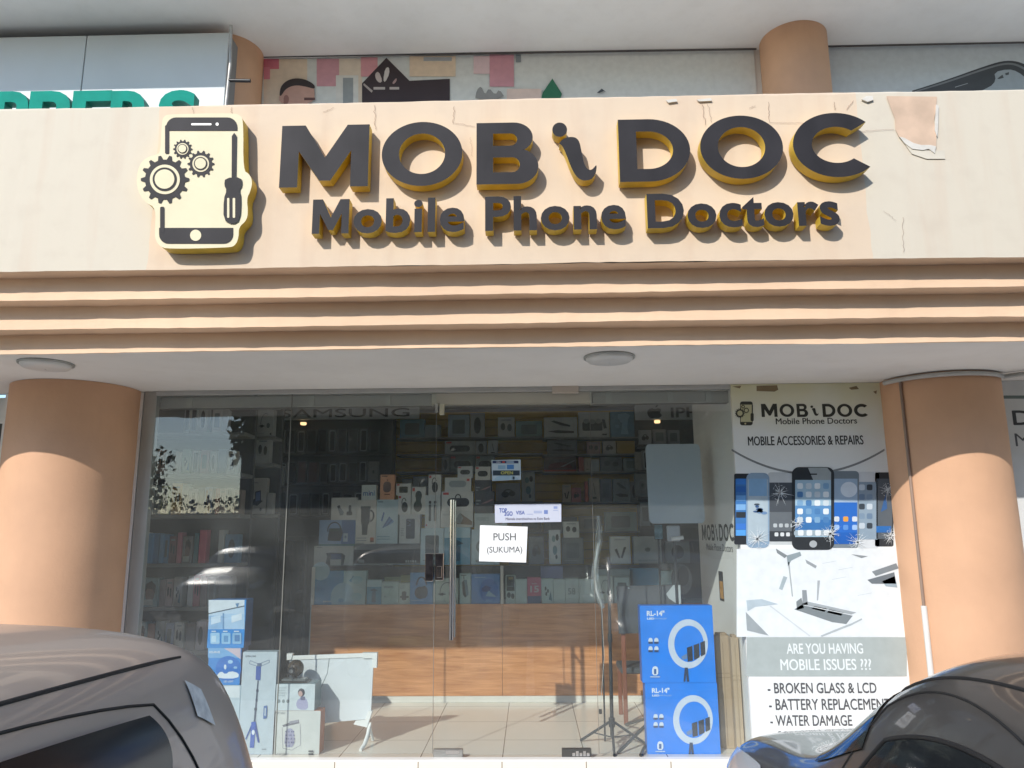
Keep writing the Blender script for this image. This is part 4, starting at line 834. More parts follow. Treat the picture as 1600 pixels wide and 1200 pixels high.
# ---------------------------------------------------------------- counter with glass showcase
CF = 1.86
zt = at(640, 882.5, CF+.08)[1]; zs = at(640, 944.5, CF)[1]; zk = at(640, 1087.5, CF)[1]
cx0, cx1 = at(485, 945, CF)[0], 2.1; xm = at(784.5, 945, CF)[0]
CT = thing('shop_counter', ((cx0+cx1)/2, CF+.28, 0), 'long shop counter with wood grain front and glass showcase top', 'counter')
for a, b in ((cx0+.012, xm-.0015), (xm+.0015, cx1)):
    mb = MB(); mb.box(a, b, CF, CF+.02, zk, zs, WOOD); mb.build('wood_panel', CT)
mb = MB(); mb.box(cx0, cx1, CF+.004, CF+.03, 0, zk-.002, mat('white_skirting', (.70, .68, .63), .5, var=.06, scale=6), .003); mb.build('skirting', CT)
mb = MB(); mb.box(cx0, cx0+.012, CF-.002, CF+.56, 0, zs, ALU); mb.box(cx0, cx1, CF+.54, CF+.56, 0, zs, WALLW); mb.build('carcass', CT)
mb = MB(); mb.box(cx0, cx1, CF+.02, CF+.56, zs-.02, zs, WALLW); mb.build('showcase_floor', CT)
for x in (cx0, xm-.015):
    mb = MB(); mb.box(x, x+.03, CF, CF+.03, zs, zt-.012, mat('cream_post', (.55, .52, .46), .5), .003); mb.build('post', CT)
mb = MB(); mb.box(cx0+.03, xm-.015, CF+.008, CF+.014, zs, zt-.012, GLASS2); mb.box(xm+.015, cx1, CF+.008, CF+.014, zs, zt-.012, GLASS2); mb.build('showcase_glass', CT)
mb = MB(); mb.box(cx0-.02, cx1, CF-.004, CF+.56, zt-.012, zt, GLASS2); mb.build('glass_top', CT)
mb = MB(); mb.box(cx0, cx1, CF+.5, CF+.51, zs, zt-.012, mat('dark_back_board', (.05, .055, .055), .6)); mb.build('showcase_back', CT)
SH = [(491, 536, 892, '2f6fb4', 'swirl', 'blue box with white circles'), (573, 596, 906, 'a9c4cc', 'blender', 'pale blue box with a bottle picture'),
      (596.5, 623, 909, 'a9b8b0', 'spk_text', 'pale green box printed speaker'), (623.5, 640, 911, 'b6bdb4', 'cam', 'white box with small black gadget'), (640.5, 676.5, 895, '2b6cb8', 'headphones', 'blue box with dark headphones'),
      (677, 716, 904, 'b9bcaf', 'headset_white', 'cream box with a headset picture'), (718, 735.5, 896, 'b0c2c0', 'walkie', 'white box with radio handset picture'), (736.5, 781, 897, '2f63bc', 'mushroom', 'blue box with dome lamp picture'),
      (790, 805.5, 899, 'aab0ac', 'shades', 'black and white box with sunglasses'), (806, 823.5, 905, 'b3bcb9', 'plain', 'blank white box'), (824, 845.5, 902, 'b8304e', 'fifteen', 'red and blue box printed 15'),
      (846, 864.5, 904, 'b0bfc0', 'dots', 'pale box with dark dots'), (865, 883, 905, 'b5bfbd', 'plain', 'plain white box beside the box printed 58'), (883.5, 904.5, 904, 'a9b3b2', '58', 'pale box printed 58'),
      (905, 930, 905, 'b4bcba', 'plain', 'plain pale box right of the box printed 58'), (932, 958, 900, 'b7bdba', 'headset_white', 'pale box with earphone picture'), (960, 984, 902, 'a9b8bd', 'rect', 'pale blue-grey box')]
for x0, x1, top, c, p, d in SH: carton((x0, top, x1, 944), CF+.03, .10, c, p, d+' in the glass showcase', 'boxes in the counter showcase', base=zs)
o, z = carton((537, 918, 571, 944), CF+.03, .1, 'aebdb8', 'dolphin', 'lower pale box with small blue dolphin in the showcase', 'boxes in the counter showcase', base=zs)
carton((537, 892, 572, 917.5), CF+.03, .1, 'adc0bf', 'dolphin', 'upper pale box with small blue dolphin in the showcase', 'boxes in the counter showcase', base=z)
for k, (x0, x1, top, c) in enumerate(((600, 626, 902, '7f8a4a'), (626, 650, 899, '8a8a3c'), (845, 880, 885, '5a5aa0'), (930, 990, 890, '9aa6a6'), (985, 1030, 888, '3f7fc0'), (1030, 1060, 892, '8fb4c0'))):
    carton((x0, top, x1, 944), CF+.17, .1, c, 'plain', '%s box standing behind the front row of the showcase' % ['olive', 'yellow-green', 'violet-blue', 'pale grey', 'bright blue', 'pale teal'][k], 'boxes in the counter showcase', base=zs)
# on the counter top
YC = CF+.10; g = 'boxes stacked on the counter'
def ct(x0, y0, x1, y1, c, p, lab, base=zt, Y=YC, d=.12): return carton((x0, y0, x1, y1), Y, d, c, p, lab, g, base=base)[1]
z_a = ct(490.5, 853, 552, 882.5, 'a9aca8', 'headphones_big', 'white box with large blue headphones, left end of the counter')
z_b = ct(552.5, 849.5, 657, 882.5, '3a4044', 'soundbar', 'long black soundbar box on the counter', d=.14)
z_c = ct(657, 825, 693, 882.5, '9fc0cc', 'rect', 'tall pale blue box left of the door handle')
z_d = ct(694, 824, 735, 882.5, '8fbccc', 'blender', 'tall light blue box behind the door handle')
z_e = ct(498.5, 812.5, 555, 853, '5a80b4', 'headset_blue', 'blue box with black headset on the counter', z_a)
z_f = ct(556, 781.5, 587.5, 849, 'c0bcb0', 'mug', 'cream box with a black travel mug', z_b)
z_g = ct(588, 780.5, 621.5, 849, '9cbcc8', 'stripes', 'light blue box with diagonal blue stripes', z_b)
z_h = ct(624, 804, 656, 849, 'b6bec0', 'phone', 'white box with a grey phone picture', z_b)
z_i = ct(517.5, 777.5, 558, 812, 'b5b4ac', 'plugs', 'cream box with two car chargers', z_e, d=.1)
z_j = ct(565, 757.5, 588, 781, 'b4c0bc', 'mini', 'small white box printed mini', z_f, d=.1)
z_k = ct(594, 741.5, 616.5, 780, 'cc7a4e', 'orange', 'orange box with a grey oval speaker', z_g, d=.09)
z_l = ct(622, 773.5, 642, 803.5, 'c2c4be', 'clip', 'white box with black clip speaker, left of the camouflage box', z_h, d=.1)
z_m = ct(643, 760.5, 665, 803.5, 'c2c4ba', 'bottle', 'white box with upright green camouflage speaker', z_h, d=.1)
ct(619, 755.5, 642, 773, 'bcbeb4', 'camo', 'small white box with square camouflage speaker', z_l, d=.1)
z_n = ct(664, 773.5, 688, 824, 'b4c0c2', 'mics', 'pale box with two black microphones', z_c, d=.1)
ct(669.5, 741.5, 689, 772.5, 'c0c2ba', 'clip', 'white box with clip speaker above the microphones', z_n, d=.1)
z_o = ct(688.5, 798, 739, 824, 'b9bcb6', 'hand', 'white box with a brown hand picture', z_d, d=.1)
z_p = ct(690, 768, 739.5, 798, 'c2c3bc', 'big', 'white box with a large black boombox speaker', z_o, d=.1)
z_q = ct(695, 746, 736, 767.5, 'b6bab6', 'pale', 'white box with a pale grey speaker', z_p, d=.1)
ct(715, 728.5, 738.5, 745, 'aab0b4', 'speaker', 'small grey box with dark speaker on the stack top', z_q, d=.1)
z_r = ct(736.5, 827, 780, 882.5, 'a6c0cc', 'ring', 'pale blue box partly behind the PUSH notice')
z_s = ct(741, 802, 792, 827, 'a8b8ba', 'flower', 'pale box with a pink flower behind the card sticker', z_r)
z_t2 = ct(741, 790, 770, 802, '25282b', 'plain', 'flat black box under two black boxes', z_s)
z_u = ct(742, 768, 772, 790, '2a2c30', 'pinkhand', 'black box with a pale pink hand, middle of the stack', z_t2)
z_v = ct(742, 750, 768, 768, '24262a', 'pinkhand', 'black box with a pinkish picture, top of the black stack', z_u)
ct(742.5, 729, 766, 749.5, 'b6b4ac', 'speaker', 'small white box with a dark green speaker', z_v)
ct(858, 828, 876, 882.5, '9aa4a8', 'four', 'tall grey-white box right of the PUSH notice')
o, z_w = carton((826, 838, 850, 882.5), YC+.02, .12, '30363a', 'gadget', 'dark box with gadget right of the PUSH notice', g, base=zt)
o, z_x = carton((878, 840, 912, 882.5), YC+.05, .12, '3a4042', 'rect', 'dark grey box on the counter near the wrapped stand', g, base=zt)
carton((880, 815, 905, 840), YC+.05, .1, 'a8aca2', 'blobs', 'cream box with dark blobs on the counter', g, base=z_x)
carton((954, 838, 985, 882.5), YC+.03, .12, 'a3a8a4', 'vbuds', 'white box with black shapes behind the tripod pole', g, base=zt)
carton((990, 838, 1034, 882.5), YC+.05, .12, '6f7678', 'ring', 'grey carton with ring picture, right end of the counter', g, base=zt)
o, z_y = carton((795, 850, 822, 882.5), YC+.05, .1, '2a2e32', 'rect', 'low dark box beneath the PUSH notice', g, base=zt)
carton((1040, 846, 1078, 882.5), YC+.1, .1, '4a5256', 'oval', 'dark box below the white panel', g, base=zt)

# ---------------------------------------------------------------- yellow slatwall behind the counter
YW = 3.52
x0, x1 = at(612, 700, YW)[0], at(1002, 700, YW)[0]
SW = thing('slatwall', ((x0+x1)/2, YW+.05, 0), 'yellow slatted display wall behind the counter', 'wall panel')
mb = MB(); zz = .0
while zz < 3.1: mb.box(x0, x1, YW, YW+.08, zz, zz+.095, YELLOW, .004); zz += .10
mb.build('slat_board', SW)
SHELF = mat('shelf_board_grey', (.22, .22, .21), .6, var=.1)
def shelf(px0, px1, base_px, Y, depth, mb): 
    a, z = at(px0, base_px, Y); b = at(px1, base_px, Y)[0]; mb.box(a, b, Y-.012, Y+depth, z-.02, z-.0005, SHELF, .003)
YS = 3.26
gy = 'boxes on the yellow display wall'
rows_y = [
 (684, 'on the top yellow shelf', [(625, 663, 655, '2f5f6c', 'rect', 'teal box with a dark label'), (664, 688, 664, '6a787a', 'plain', 'small grey box'), (700, 733, 648, '7f98a2', 'rect', 'pale blue box'), (735, 757, 645, '8f928c', 'oval', 'white box with a dark oval speaker'),
        (778, 804, 652, '9a9a92', 'blobs', 'white box with black shapes'), (806, 847, 658, '4f706a', 'rect', 'green-grey box'), (850, 902, 652, '8f908a', 'iron', 'white box with a hair straightener'), (904, 952, 644, '9c9a90', 'pads', 'cream box with game controllers'), (954, 991, 643, '2f5570', 'dryer', 'blue box with a pale hair dryer')]),
 (710, 'on the second yellow shelf', [(695, 742, 689, '8a8f8c', 'speaker', 'white box with a black speaker'), (743, 760, 689, '7b8284', 'oval', 'grey box with dark ovals'), (762, 778, 688, '84888a', 'cable', 'narrow grey box'), (855, 902, 688, '3a3c3e', 'iron', 'black box with a silver bar'),
        (917, 938, 690, '6e4a44', 'blobs', 'pinkish brown box'), (942, 962, 689, '8b8378', 'gadget', 'cream box with a small gadget'), (964, 992, 690, '8a6420', 'plain', 'mustard box')]),
 (737, 'on the third yellow shelf', [(690, 702, 714, '6d7476', 'oval', 'narrow grey box'), (702.5, 742, 712, '3f4c4c', 'speaker', 'dark box with a black speaker'), (743, 773, 712, '5a6866', 'speaker', 'grey-green box with speaker'), (850, 900, 713, '2c2426', 'car_red', 'black and red box with a toy car'), (904, 912, 714, '8a3c34', 'plain', 'narrow dark red box'),
        (913, 923, 716, '9a8a74', 'cable', 'cream box with a cable'), (924, 936, 718, '7a8284', 'plain', 'small grey box'), (938, 972, 714, '30383a', 'blobs', 'dark box'), (974, 996, 716, '4c5e62', 'rect', 'blue-grey box')]),
 (785, 'on the lowest yellow shelf', [(628, 644, 748, '5d625e', 'oval', 'dark grey box with an oval'), (645, 668, 745, '62686a', 'cable', 'grey tall box'), (775, 813, 755, '77787a', 'gadget', 'flat grey box'), (815, 836, 738, '848a84', 'four', 'pale box with four dark shapes'), (879, 892, 757, 'a8947a', 'vbuds', 'cream box with black earbuds'),
        (893, 908, 762, 'a44a40', 'gadget', 'red and white small box'), (914, 919, 752, 'c23a20', 'plain', 'narrow bright red box'), (920, 937, 747, 'a09078', 'cable', 'cream box with dark cable'), (938, 956, 748, '3c4048', 'rect', 'dark blue box'), (958, 984, 748, '5a6464', 'iron', 'grey box with white label'), (985, 997, 752, '50504c', 'oval', 'dark box')]),
]
mb = MB()
for base, where, items in rows_y:
    row(items, YS, .1, base, where, gy)
    for a, b in ((620, 848), (848, 1000)): shelf(a, b, base, YS, .24, mb)
mb.build('shelf_board', SW)
LBOX = [(850, 902, 808, 830, '3f4a4c'), (905, 940, 806, 830, '6a6250'), (945, 995, 800, 832, '5f7c74'), (815, 846, 800, 832, '4a4438')]
mb = MB(); shelf(620, 1000, 832, YS, .24, mb); mb.build('shelf_board', SW)
for k, (a, b, t, bs, c) in enumerate(LBOX):
    carton((a, t, b, bs), YS, .1, c, 'rect', '%s box on the shelf just above the counter' % ['dark teal', 'brown', 'green', 'dark brown'][k], gy, base=at(810, bs if bs > 831 else 832, YS)[1])

# ---------------------------------------------------------------- phone case shelves, left of the yellow wall
BLK = mat('black_shelf_unit', (.085, .085, .088), .55, var=.1)
HDR = mat('header_board_grey', (.55, .56, .55), .6)
def header(px0, px1, py0, py1, Y, name_, lab):
    r = pxrect(px0, py0, px1, py1, Y); mb = MB(); mb.box(r[0], r[2], Y, Y+.03, r[1], r[3], HDR, .003); return mb, r
YK = 3.18
x0, x1 = at(427, 700, YK)[0], at(613, 700, YK)[0]
U = thing('case_shelf_unit', ((x0+x1)/2, YK+.15, 0), 'black wall shelves holding phone cases left of the yellow wall', 'shelf unit')
mb = MB(); mb.box(x0, x1, YK+.22, YK+.24, 0, 3.1, BLK); mb.build('back_panel', U)
mb = MB()
for base in (707, 754, 805, 850): a, z = at(520, base, YK); mb.box(x0, x1, YK-.02, YK+.22, z-.025, z-.0005, BLK, .003)
mb.build('shelf_board', U)
for x in (x0, x1-.03): mb = MB(); mb.box(x, x+.03, YK-.02, YK+.24, 0, 3.1, BLK); mb.build('side_panel', U)
gc = 'phone cases on the black shelves'
rnd = random.Random(21)
for base, where, top in ((707, 'on the top black shelf', 671), (754, 'on the middle black shelf', 722), (805, 'on the lower black shelf', 769)):
    x = 432.0; items = []
    kinds = {707: ['rect', 'case_dark', 'case', 'case_dark', 'case_dark', 'case', 'case_dark', 'case_dark', 'case', 'case_dark'], 754: ['case', 'case_dark', 'case_brown', 'case_brown', 'case_dark', 'case', 'case', 'case_dark', 'case', 'ring'], 805: ['case_dark', 'case', 'case_dark', 'case_dark', 'case', 'case_dark', 'case_dark', 'case', 'case_dark', 'case_dark']}[base]
    for k in range(10):
        wd = rnd.uniform(12.5, 17); kd = kinds[k]
        c = {'rect': '5a605e', 'case': '34393b', 'case_dark': '22272a', 'case_brown': '2e1d18', 'ring': '6a6e6c'}[kd]
        d = {'rect': 'grey case box', 'case': 'dark pale-rimmed phone case', 'case_dark': 'black phone case', 'case_brown': 'brown leather phone case', 'ring': 'grey case box with a ring'}[kd]
        items.append((x, x+wd, top+rnd.uniform(-2, 2), c, kd, d)); x += wd+1.6
    row(items, YK, .03, base, where, gc)
mb, r = header(425, 655, 634, 655, YK-.06, 'header', '')
put_text(mb, 'SAMSUNG', pxrect(438, 638.5, 640, 652, YK-.06), YK-.061, ink('2a2c2e'), .02)
o = mb.build('brand_header', None, ((r[0]+r[2])/2, YK-.045, r[1])); tag(o, 'grey header board with dark letters above the black case shelves', 'sign')
LAMP = mat('lit_downlight', (.9, .6, .3), .4); LAMP.node_tree.nodes['Principled BSDF'].inputs['Emission Color'].default_value = (1, .62, .3, 1); LAMP.node_tree.nodes['Principled BSDF'].inputs['Emission Strength'].default_value = 1.2
for px, py, lab in ((474, 664, 'small glowing downlight under the left header'), (1027, 661, 'small glowing downlight under the right header')):
    x, z = at(px, py, YK-.03); mb = MB(); mb.lathe([(.0, z), (.03, z), (.036, z+.006), (.036, z+.03), (0, z+.03)], x, YK-.03, LAMP, 20)
    o = mb.build('downlight', None, (x, YK-.03, z)); tag(o, lab, 'lamp', 'shelf downlights')
# cases on the wall to the right, under the second header
x0, x1 = at(996, 700, YK)[0], at(1175, 700, YK)[0]
U = thing('case_shelf_unit', ((x0+x1)/2, YK+.15, 0), 'dark wall shelves right of the yellow wall behind the white panel', 'shelf unit')
mb = MB(); mb.box(x0, x1, YK+.22, YK+.24, 0, 3.1, BLK); mb.build('back_panel', U)
mb = MB()
for base in (694, 734, 776, 822): a, z = at(1060, base, YK); mb.box(x0, x1, YK-.02, YK+.22, z-.025, z-.0005, BLK, .003)
mb.build('shelf_board', U)
row([(998, 1018, 672, '6f7072', 'gadget', 'grey box with a round gadget'), (1020, 1041, 671, '5c5e60', 'rect', 'grey accessory box'), (1043, 1062, 672, '5a5c5e', 'rect', 'dark-printed grey box')], YK, .05, 694, 'on the top right shelf', 'boxes on the right wall shelves')
row([(992, 1002, 706, '6a645a', 'plain', 'narrow beige box'), (1003, 1022, 704, '585a5a', 'case', 'pale-rimmed case')], YK, .05, 734, 'on the second right shelf', 'boxes on the right wall shelves')
row([(992, 1016, 740, '626466', 'ring', 'grey earphone box'), (1018, 1036, 742, '4a4e50', 'rect', 'dark box')], YK, .05, 776, 'on the third right shelf', 'boxes on the right wall shelves')
row([(1000, 1016, 785, '5e6a74', 'rect', 'blue-grey box'), (1018, 1034, 786, '5a5e62', 'plain', 'grey box')], YK, .05, 822, 'on the lowest right shelf', 'boxes on the right wall shelves')
mb, r = header(992, 1200, 632, 655, YK-.06, 'header', '')
put_text(mb, 'IPHONE', pxrect(1048, 636, 1162, 652, YK-.06), YK-.061, ink('2a2c2e'), .02)
ap = chaikin([(1012, 640), (1018, 637.5), (1023, 639), (1029, 637.5), (1034, 640), (1031.5, 643), (1031.5, 646), (1035, 648.5), (1030, 654), (1023, 653), (1016, 654), (1011, 647)], 2)
mb.poly(fpx(ap, YK-.06), YK-.061, ink('2a2c2e')); mb.poly(fpx(chaikin([(1023, 637), (1026, 633), (1028, 632), (1027, 636)], 1), YK-.06), YK-.061, ink('2a2c2e'))
o = mb.build('brand_header', None, ((r[0]+r[2])/2, YK-.045, r[1])); tag(o, 'grey header board with an apple mark above the right shelves', 'sign')

# ---------------------------------------------------------------- shelving at the left, close to the glass
def rack(px0, px1, bases, Y, depth, lab, boards=True, side=True):
    x0, x1 = at(px0, 750, Y)[0], at(px1, 750, Y)[0]
    U = thing('metal_shelf', ((x0+x1)/2, Y+depth/2, 0), lab, 'shelf unit'); mb = MB()
    for b in bases: z = at((px0+px1)/2, b, Y)[1]; mb.box(x0, x1, Y-.015, Y+depth, z-.035, z-.0005, SHELF, .004)
    mb.build('shelf_board', U)
    mb = MB(); mb.box(x0, x1, Y+depth+.035, Y+depth+.05, 0, 2.9, mat('rack_back_grey', (.11, .11, .11), .7)); mb.build('back_panel', U)
    for x in (x0, x1-.03): mb = MB(); mb.box(x, x+.03, Y+depth, Y+depth+.035, 0, 2.95, BLK); mb.build('upright', U)
    return U
YR = 1.15; gl = 'packages on the left shelves'
rack(190, 379, (676, 740, 804, 880, 948, 1016), YR, .26, 'grey metal shelf of packages behind the left glass pane')
row([(233, 243, 704, '7c8480', 'case', 'grey boxed case'), (245, 256, 702, '8a6a5c', 'blobs', 'brown printed packet'), (258, 271, 703, '6f8590', 'phone', 'blue-grey package'), (273, 282, 706, '9c9a90', 'plain', 'cream packet'), (284, 298, 702, '556a58', 'dots', 'green package with dots'), (300, 311, 704, 'a09c98', 'case', 'white boxed case'), (313, 326, 703, '6c4a4c', 'rect', 'maroon package'), (328, 338, 705, '8a949a', 'oval', 'pale grey package'), (340, 353, 702, '4a5a78', 'plain', 'blue packet'), (355, 368, 704, '98988e', 'phone', 'cream phone package')], YR, .09, 740, 'on the left shelf under the top one', gl)
row([(214, 228, 972, '5c7c84', 'face', 'teal package'), (230, 240, 975, '98604c', 'plain', 'rust packet'), (242, 256, 971, '8c9090', 'dots', 'grey package'), (258, 270, 974, '5a6a8c', 'rect', 'blue package'), (272, 286, 972, '94928a', 'blobs', 'cream package'), (290, 304, 974, '4c4448', 'plain', 'dark packet'), (306, 320, 971, '8a7a86', 'oval', 'mauve package')], YR, .1, 1016, 'on the bottom left shelf', gl)
row([(288, 297, 633, '8f908c', 'case', 'white package'), (298, 309, 632, 'a3a49e', 'case', 'white boxed case'), (310, 324, 634, 'a8aca6', 'oval', 'pale box'), (332, 346, 638, '9a9892', 'rect', 'white package'), (347, 356, 640, '8a8a86', 'plain', 'grey box')], YR, .08, 676, 'on the top left shelf', gl)
row([(229, 240, 758, 'b4b4ae', 'phone', 'white package'), (241, 246, 760, '6a7270', 'plain', 'thin grey package'), (246.5, 251.5, 761, '9aa0a0', 'plain', 'thin pale package'), (252, 264, 759, '9ab06a', 'case', 'lime green package'), (268, 283, 755, 'b07a30', 'blobs', 'orange package with black print'),
     (284, 294.5, 757, 'a8aaa0', 'dots', 'white package with dark marks'), (295, 308, 764, '7d7f92', 'phone', 'grey package with purple foot'), (309, 318, 762, '2c3648', 'plain', 'dark blue package'), (319, 331, 761, '5a6fa0', 'movie', 'blue and orange package'), (336, 342, 763, '6a2c28', 'plain', 'thin dark red package'), (343, 352, 763, '8a7a74', 'blobs', 'brown printed package'), (353, 364, 762, 'aeb0aa', 'case', 'white framed package'), (365, 377, 765, '6a5c50', 'rect', 'brown package')], YR, .1, 804, 'on the second left shelf', gl)
row([(225, 229, 832, 'a0a8a8', 'plain', 'thin pale packet'), (230, 239, 833, '2f6cae', 'plain', 'bright blue packet'), (240, 248, 833, '2c5e98', 'plain', 'blue packet'), (249, 255, 834, '3a6ea6', 'plain', 'thin blue packet'), (256, 263, 835, '2f5a8c', 'rect', 'printed blue packet'), (264, 275, 838, '4a2426', 'blobs', 'dark red packet'), (276.5, 283, 832, 'b04a58', 'plain', 'pink packet'), (285, 300, 838, '5a5654', 'face', 'grey packet with a face'), (303, 310, 833, '2f6270', 'plain', 'teal packet'), (311, 321.5, 828, 'b8283e', 'plain', 'bright red packet'), (341, 349, 828, 'a4a49c', 'plain', 'white packet'), (351, 372, 835, '32587a', 'oval', 'blue packet with an oval')], YR, .1, 880, 'on the third left shelf', gl)
row([(219, 247, 903, '48666c', 'face', 'teal box with a dark-haired face'), (249, 258, 906, '5a4a4c', 'plain', 'dull red packet'), (259, 270, 905, '8a6a6a', 'blobs', 'pinkish packet'), (271, 284, 902, '7c7674', 'dots', 'grey packet'), (293, 301, 900, 'a0a2a4', 'plain', 'white packet'), (302, 312, 898, '8a3040', 'blobs', 'red packet'), (313, 322, 900, '4a3c40', 'plain', 'dark packet'), (324, 336, 902, '394850', 'rect', 'dark blue packet'), (340, 362, 900, '2b3238', 'rect', 'dark box')], YR, .1, 948, 'on the fourth left shelf', gl)
YQ = 1.75; gq = 'boxes on the narrow left rack'
rack(374, 428, (682, 724, 803), YQ, .2, 'narrow dark rack between the left shelf and the case shelves')
zq = at(401, 724, YQ)[1]
carton((400, 640, 427, 682), YQ, .1, '8c8e8a', 'headset_white', 'large white box at the top of the narrow rack', gq, base=at(401, 682, YQ)[1])
carton((376, 698, 399, 724), YQ, .1, '9a9a84', 'dots', 'cream box on the middle of the narrow rack', gq, base=zq)
carton((400, 684, 421, 724), YQ, .1, '8e908e', 'blobs', 'white printed box beside the cream box', gq, base=zq)
zq = at(401, 803, YQ)[1]
carton((382, 747, 416, 803), YQ, .08, 'a39d94', 'tablet', 'pale box with a tablet and keyboard', gq, base=zq)
carton((417, 770, 426, 803), YQ, .08, '8c8a86', 'plain', 'narrow white box beside the tablet box', gq, base=zq)
carton((427, 728, 443, 758), 2.6, .05, '5a5c5a', 'ring', 'grey box with a ring hanging beside the case shelves', gq)
# dark cabinet added to keep the area under the case shelves dark
x0, x1 = at(392, 900, 2.2)[0], at(478, 900, 2.2)[0]
T = thing('dark_fill_cabinet', ((x0+x1)/2, 2.4, 0), 'dark glass fronted cabinet left of the wooden counter', 'cabinet')
zc = at(430, 838, 2.2)[1]
mb = MB(); mb.box(x0, x1, 2.24, 2.7, 0, zc, BLK, .005); mb.build('body', T)
mb = MB(); mb.box(x0+.03, x1-.03, 2.22, 2.239, .1, zc-.05, mat('black_gloss_door', (.012, .012, .015), .08)); mb.build('door', T)
#@@P3_END
# ---------------------------------------------------------------- goods standing just inside the glass
g1 = 'cartons stacked inside the glass'
Y = .22
z1 = at(350, 1183, Y)[1]; z1 = max(z1, 0.0)
mb = None
def fcarton(px, Y, d, c, lab, base, side=None, prints=(), group=g1, name='product_box', ch=.003):
    X0, Z0, X1, Z1 = pxrect(*px, Y); Z0 = base if base is not None else Z0
    mb = MB(); mb.box(X0, X1, Y, Y+d, Z0, Z1, ink(side or c), ch); mb.poly(rrect(X0+.001, Z0+.001, X1-.001, Z1-.001, .002, 1), Y-.0004, ink(c))
    for k, p in enumerate(prints):
        yy = Y-.0008-.0004*k
        if p[0] == 't': put_text(mb, p[1], pxrect(*p[2], Y), yy, ink(p[3]), p[4] if len(p) > 4 else 0)
        elif p[0] == 's': mb.strip(fpx(p[1], Y), p[2], yy, ink(p[3]))
        elif p[0] == 'ring':
            (cx, cy), (rx, ry), (ix, iy), dd = p[1], p[2], p[3], p[4]; o = fpx([(cx+rx*cos(a), cy-ry*sin(a)) for a in (2*pi*i/48 for i in range(48))], Y); q = fpx([(cx+dd+ix*cos(a), cy-iy*sin(a)) for a in (2*pi*i/48 for i in range(48))], Y)
            mb.add([(x, yy, z) for x, z in o+q], [(j, (j+1) % 48, 48+(j+1) % 48, 48+j) for j in range(48)], ink(p[5]))
        else: mb.poly(fpx(p[0], Y), yy, ink(p[1]))
    o = mb.build(name, None, ((X0+X1)/2, Y+d/2, Z0)); tag(o, lab, 'box', group); return Z1
# left stack, four boxes
zA = fcarton((318, 1128, 374, 1183), Y, .16, 'c2ccd2', 'lowest pale box under the blue boxes by the left glass', 0, '3f6f98')
zB = fcarton((321, 1070.5, 375, 1128), Y, .16, 'b8c8d2', 'pale box under the blue box with the whale picture', zA, '4a87ae', [(R(340, 1072, 374, 1090), 'd5dde2')])
zC = fcarton((325, 1012.5, 376, 1070.5), Y, .15, '2f86d2', 'blue box with a round blue cloud scene on it', zB, '2a5f96',
   [(R(325, 1012.5, 376, 1028), '6fa8da'), ([(350, 1013), (376, 1013), (376, 1030), (362, 1020)], 'c9b9c4'), (ell(357, 1045, 20, 20, 30), '1f6fc4'),
    (chaikin([(338, 1056), (346, 1048), (352, 1054), (360, 1048), (374, 1052), (372, 1060), (342, 1060)], 1), 'd9e3ec'), (ell(360, 1034, 4, 3, 12), '9cc8ea'), (ell(352, 1042, 2, 4, 12), 'cfe0ee'), (ell(368, 1043, 3, 2, 12), '8fbde6'),
    ('t', 'SOLAR-02', (327, 1017, 344, 1020.5), 'e4eef6', .02), ('t', 'LED LIGHT', (350, 1063, 365, 1066), 'cfe2f2', .01)])
zD = fcarton((325.5, 937, 383, 1012.5), Y, .16, '2a8ad6', 'upper blue box with pictures of pale wall panels', zC, '2b5f94',
   [(R(326, 937.5, 382, 983), 'bcd4ea'), ([(326, 937.5), (382, 937.5), (382, 948), (326, 959)], 'd2dee8'), (R(326.5, 962, 348, 982.5), '8fb6de'), (R(350, 959, 381, 982.5), 'a9c9e8'), ([(326, 958), (382, 946), (382, 947.6), (326, 959.6)], '4a5a6a'),
    (R(348, 958, 350.5, 983), '6a93bf'), ([(330, 964), (345, 961), (345, 972), (330, 976)], 'c4daee'), ([(362, 962), (378, 958), (378, 968), (362, 973)], 'd4e3f0'), ([(368, 943), (374, 942), (371, 950)], '5f8ab4'),
    (rrect(329, 988.5, 343.5, 1006, 2), '9cc8ea'), (rrect(346.5, 988.5, 360.5, 1006, 2), '8fc0e6'), (rrect(363.5, 988.5, 377.5, 1006, 2), '86b4da'), (R(350, 993, 357, 1003), '5f96c8'), (R(367, 992, 375, 1002), '4f80b4'), (R(331, 993, 338, 1003), 'c0dcf0'),
    (R(331, 985.5, 338, 987), 'd5e6f4'), (R(349, 985.5, 356, 987), 'd5e6f4'), (R(366, 985.5, 374, 987), 'd5e6f4')])
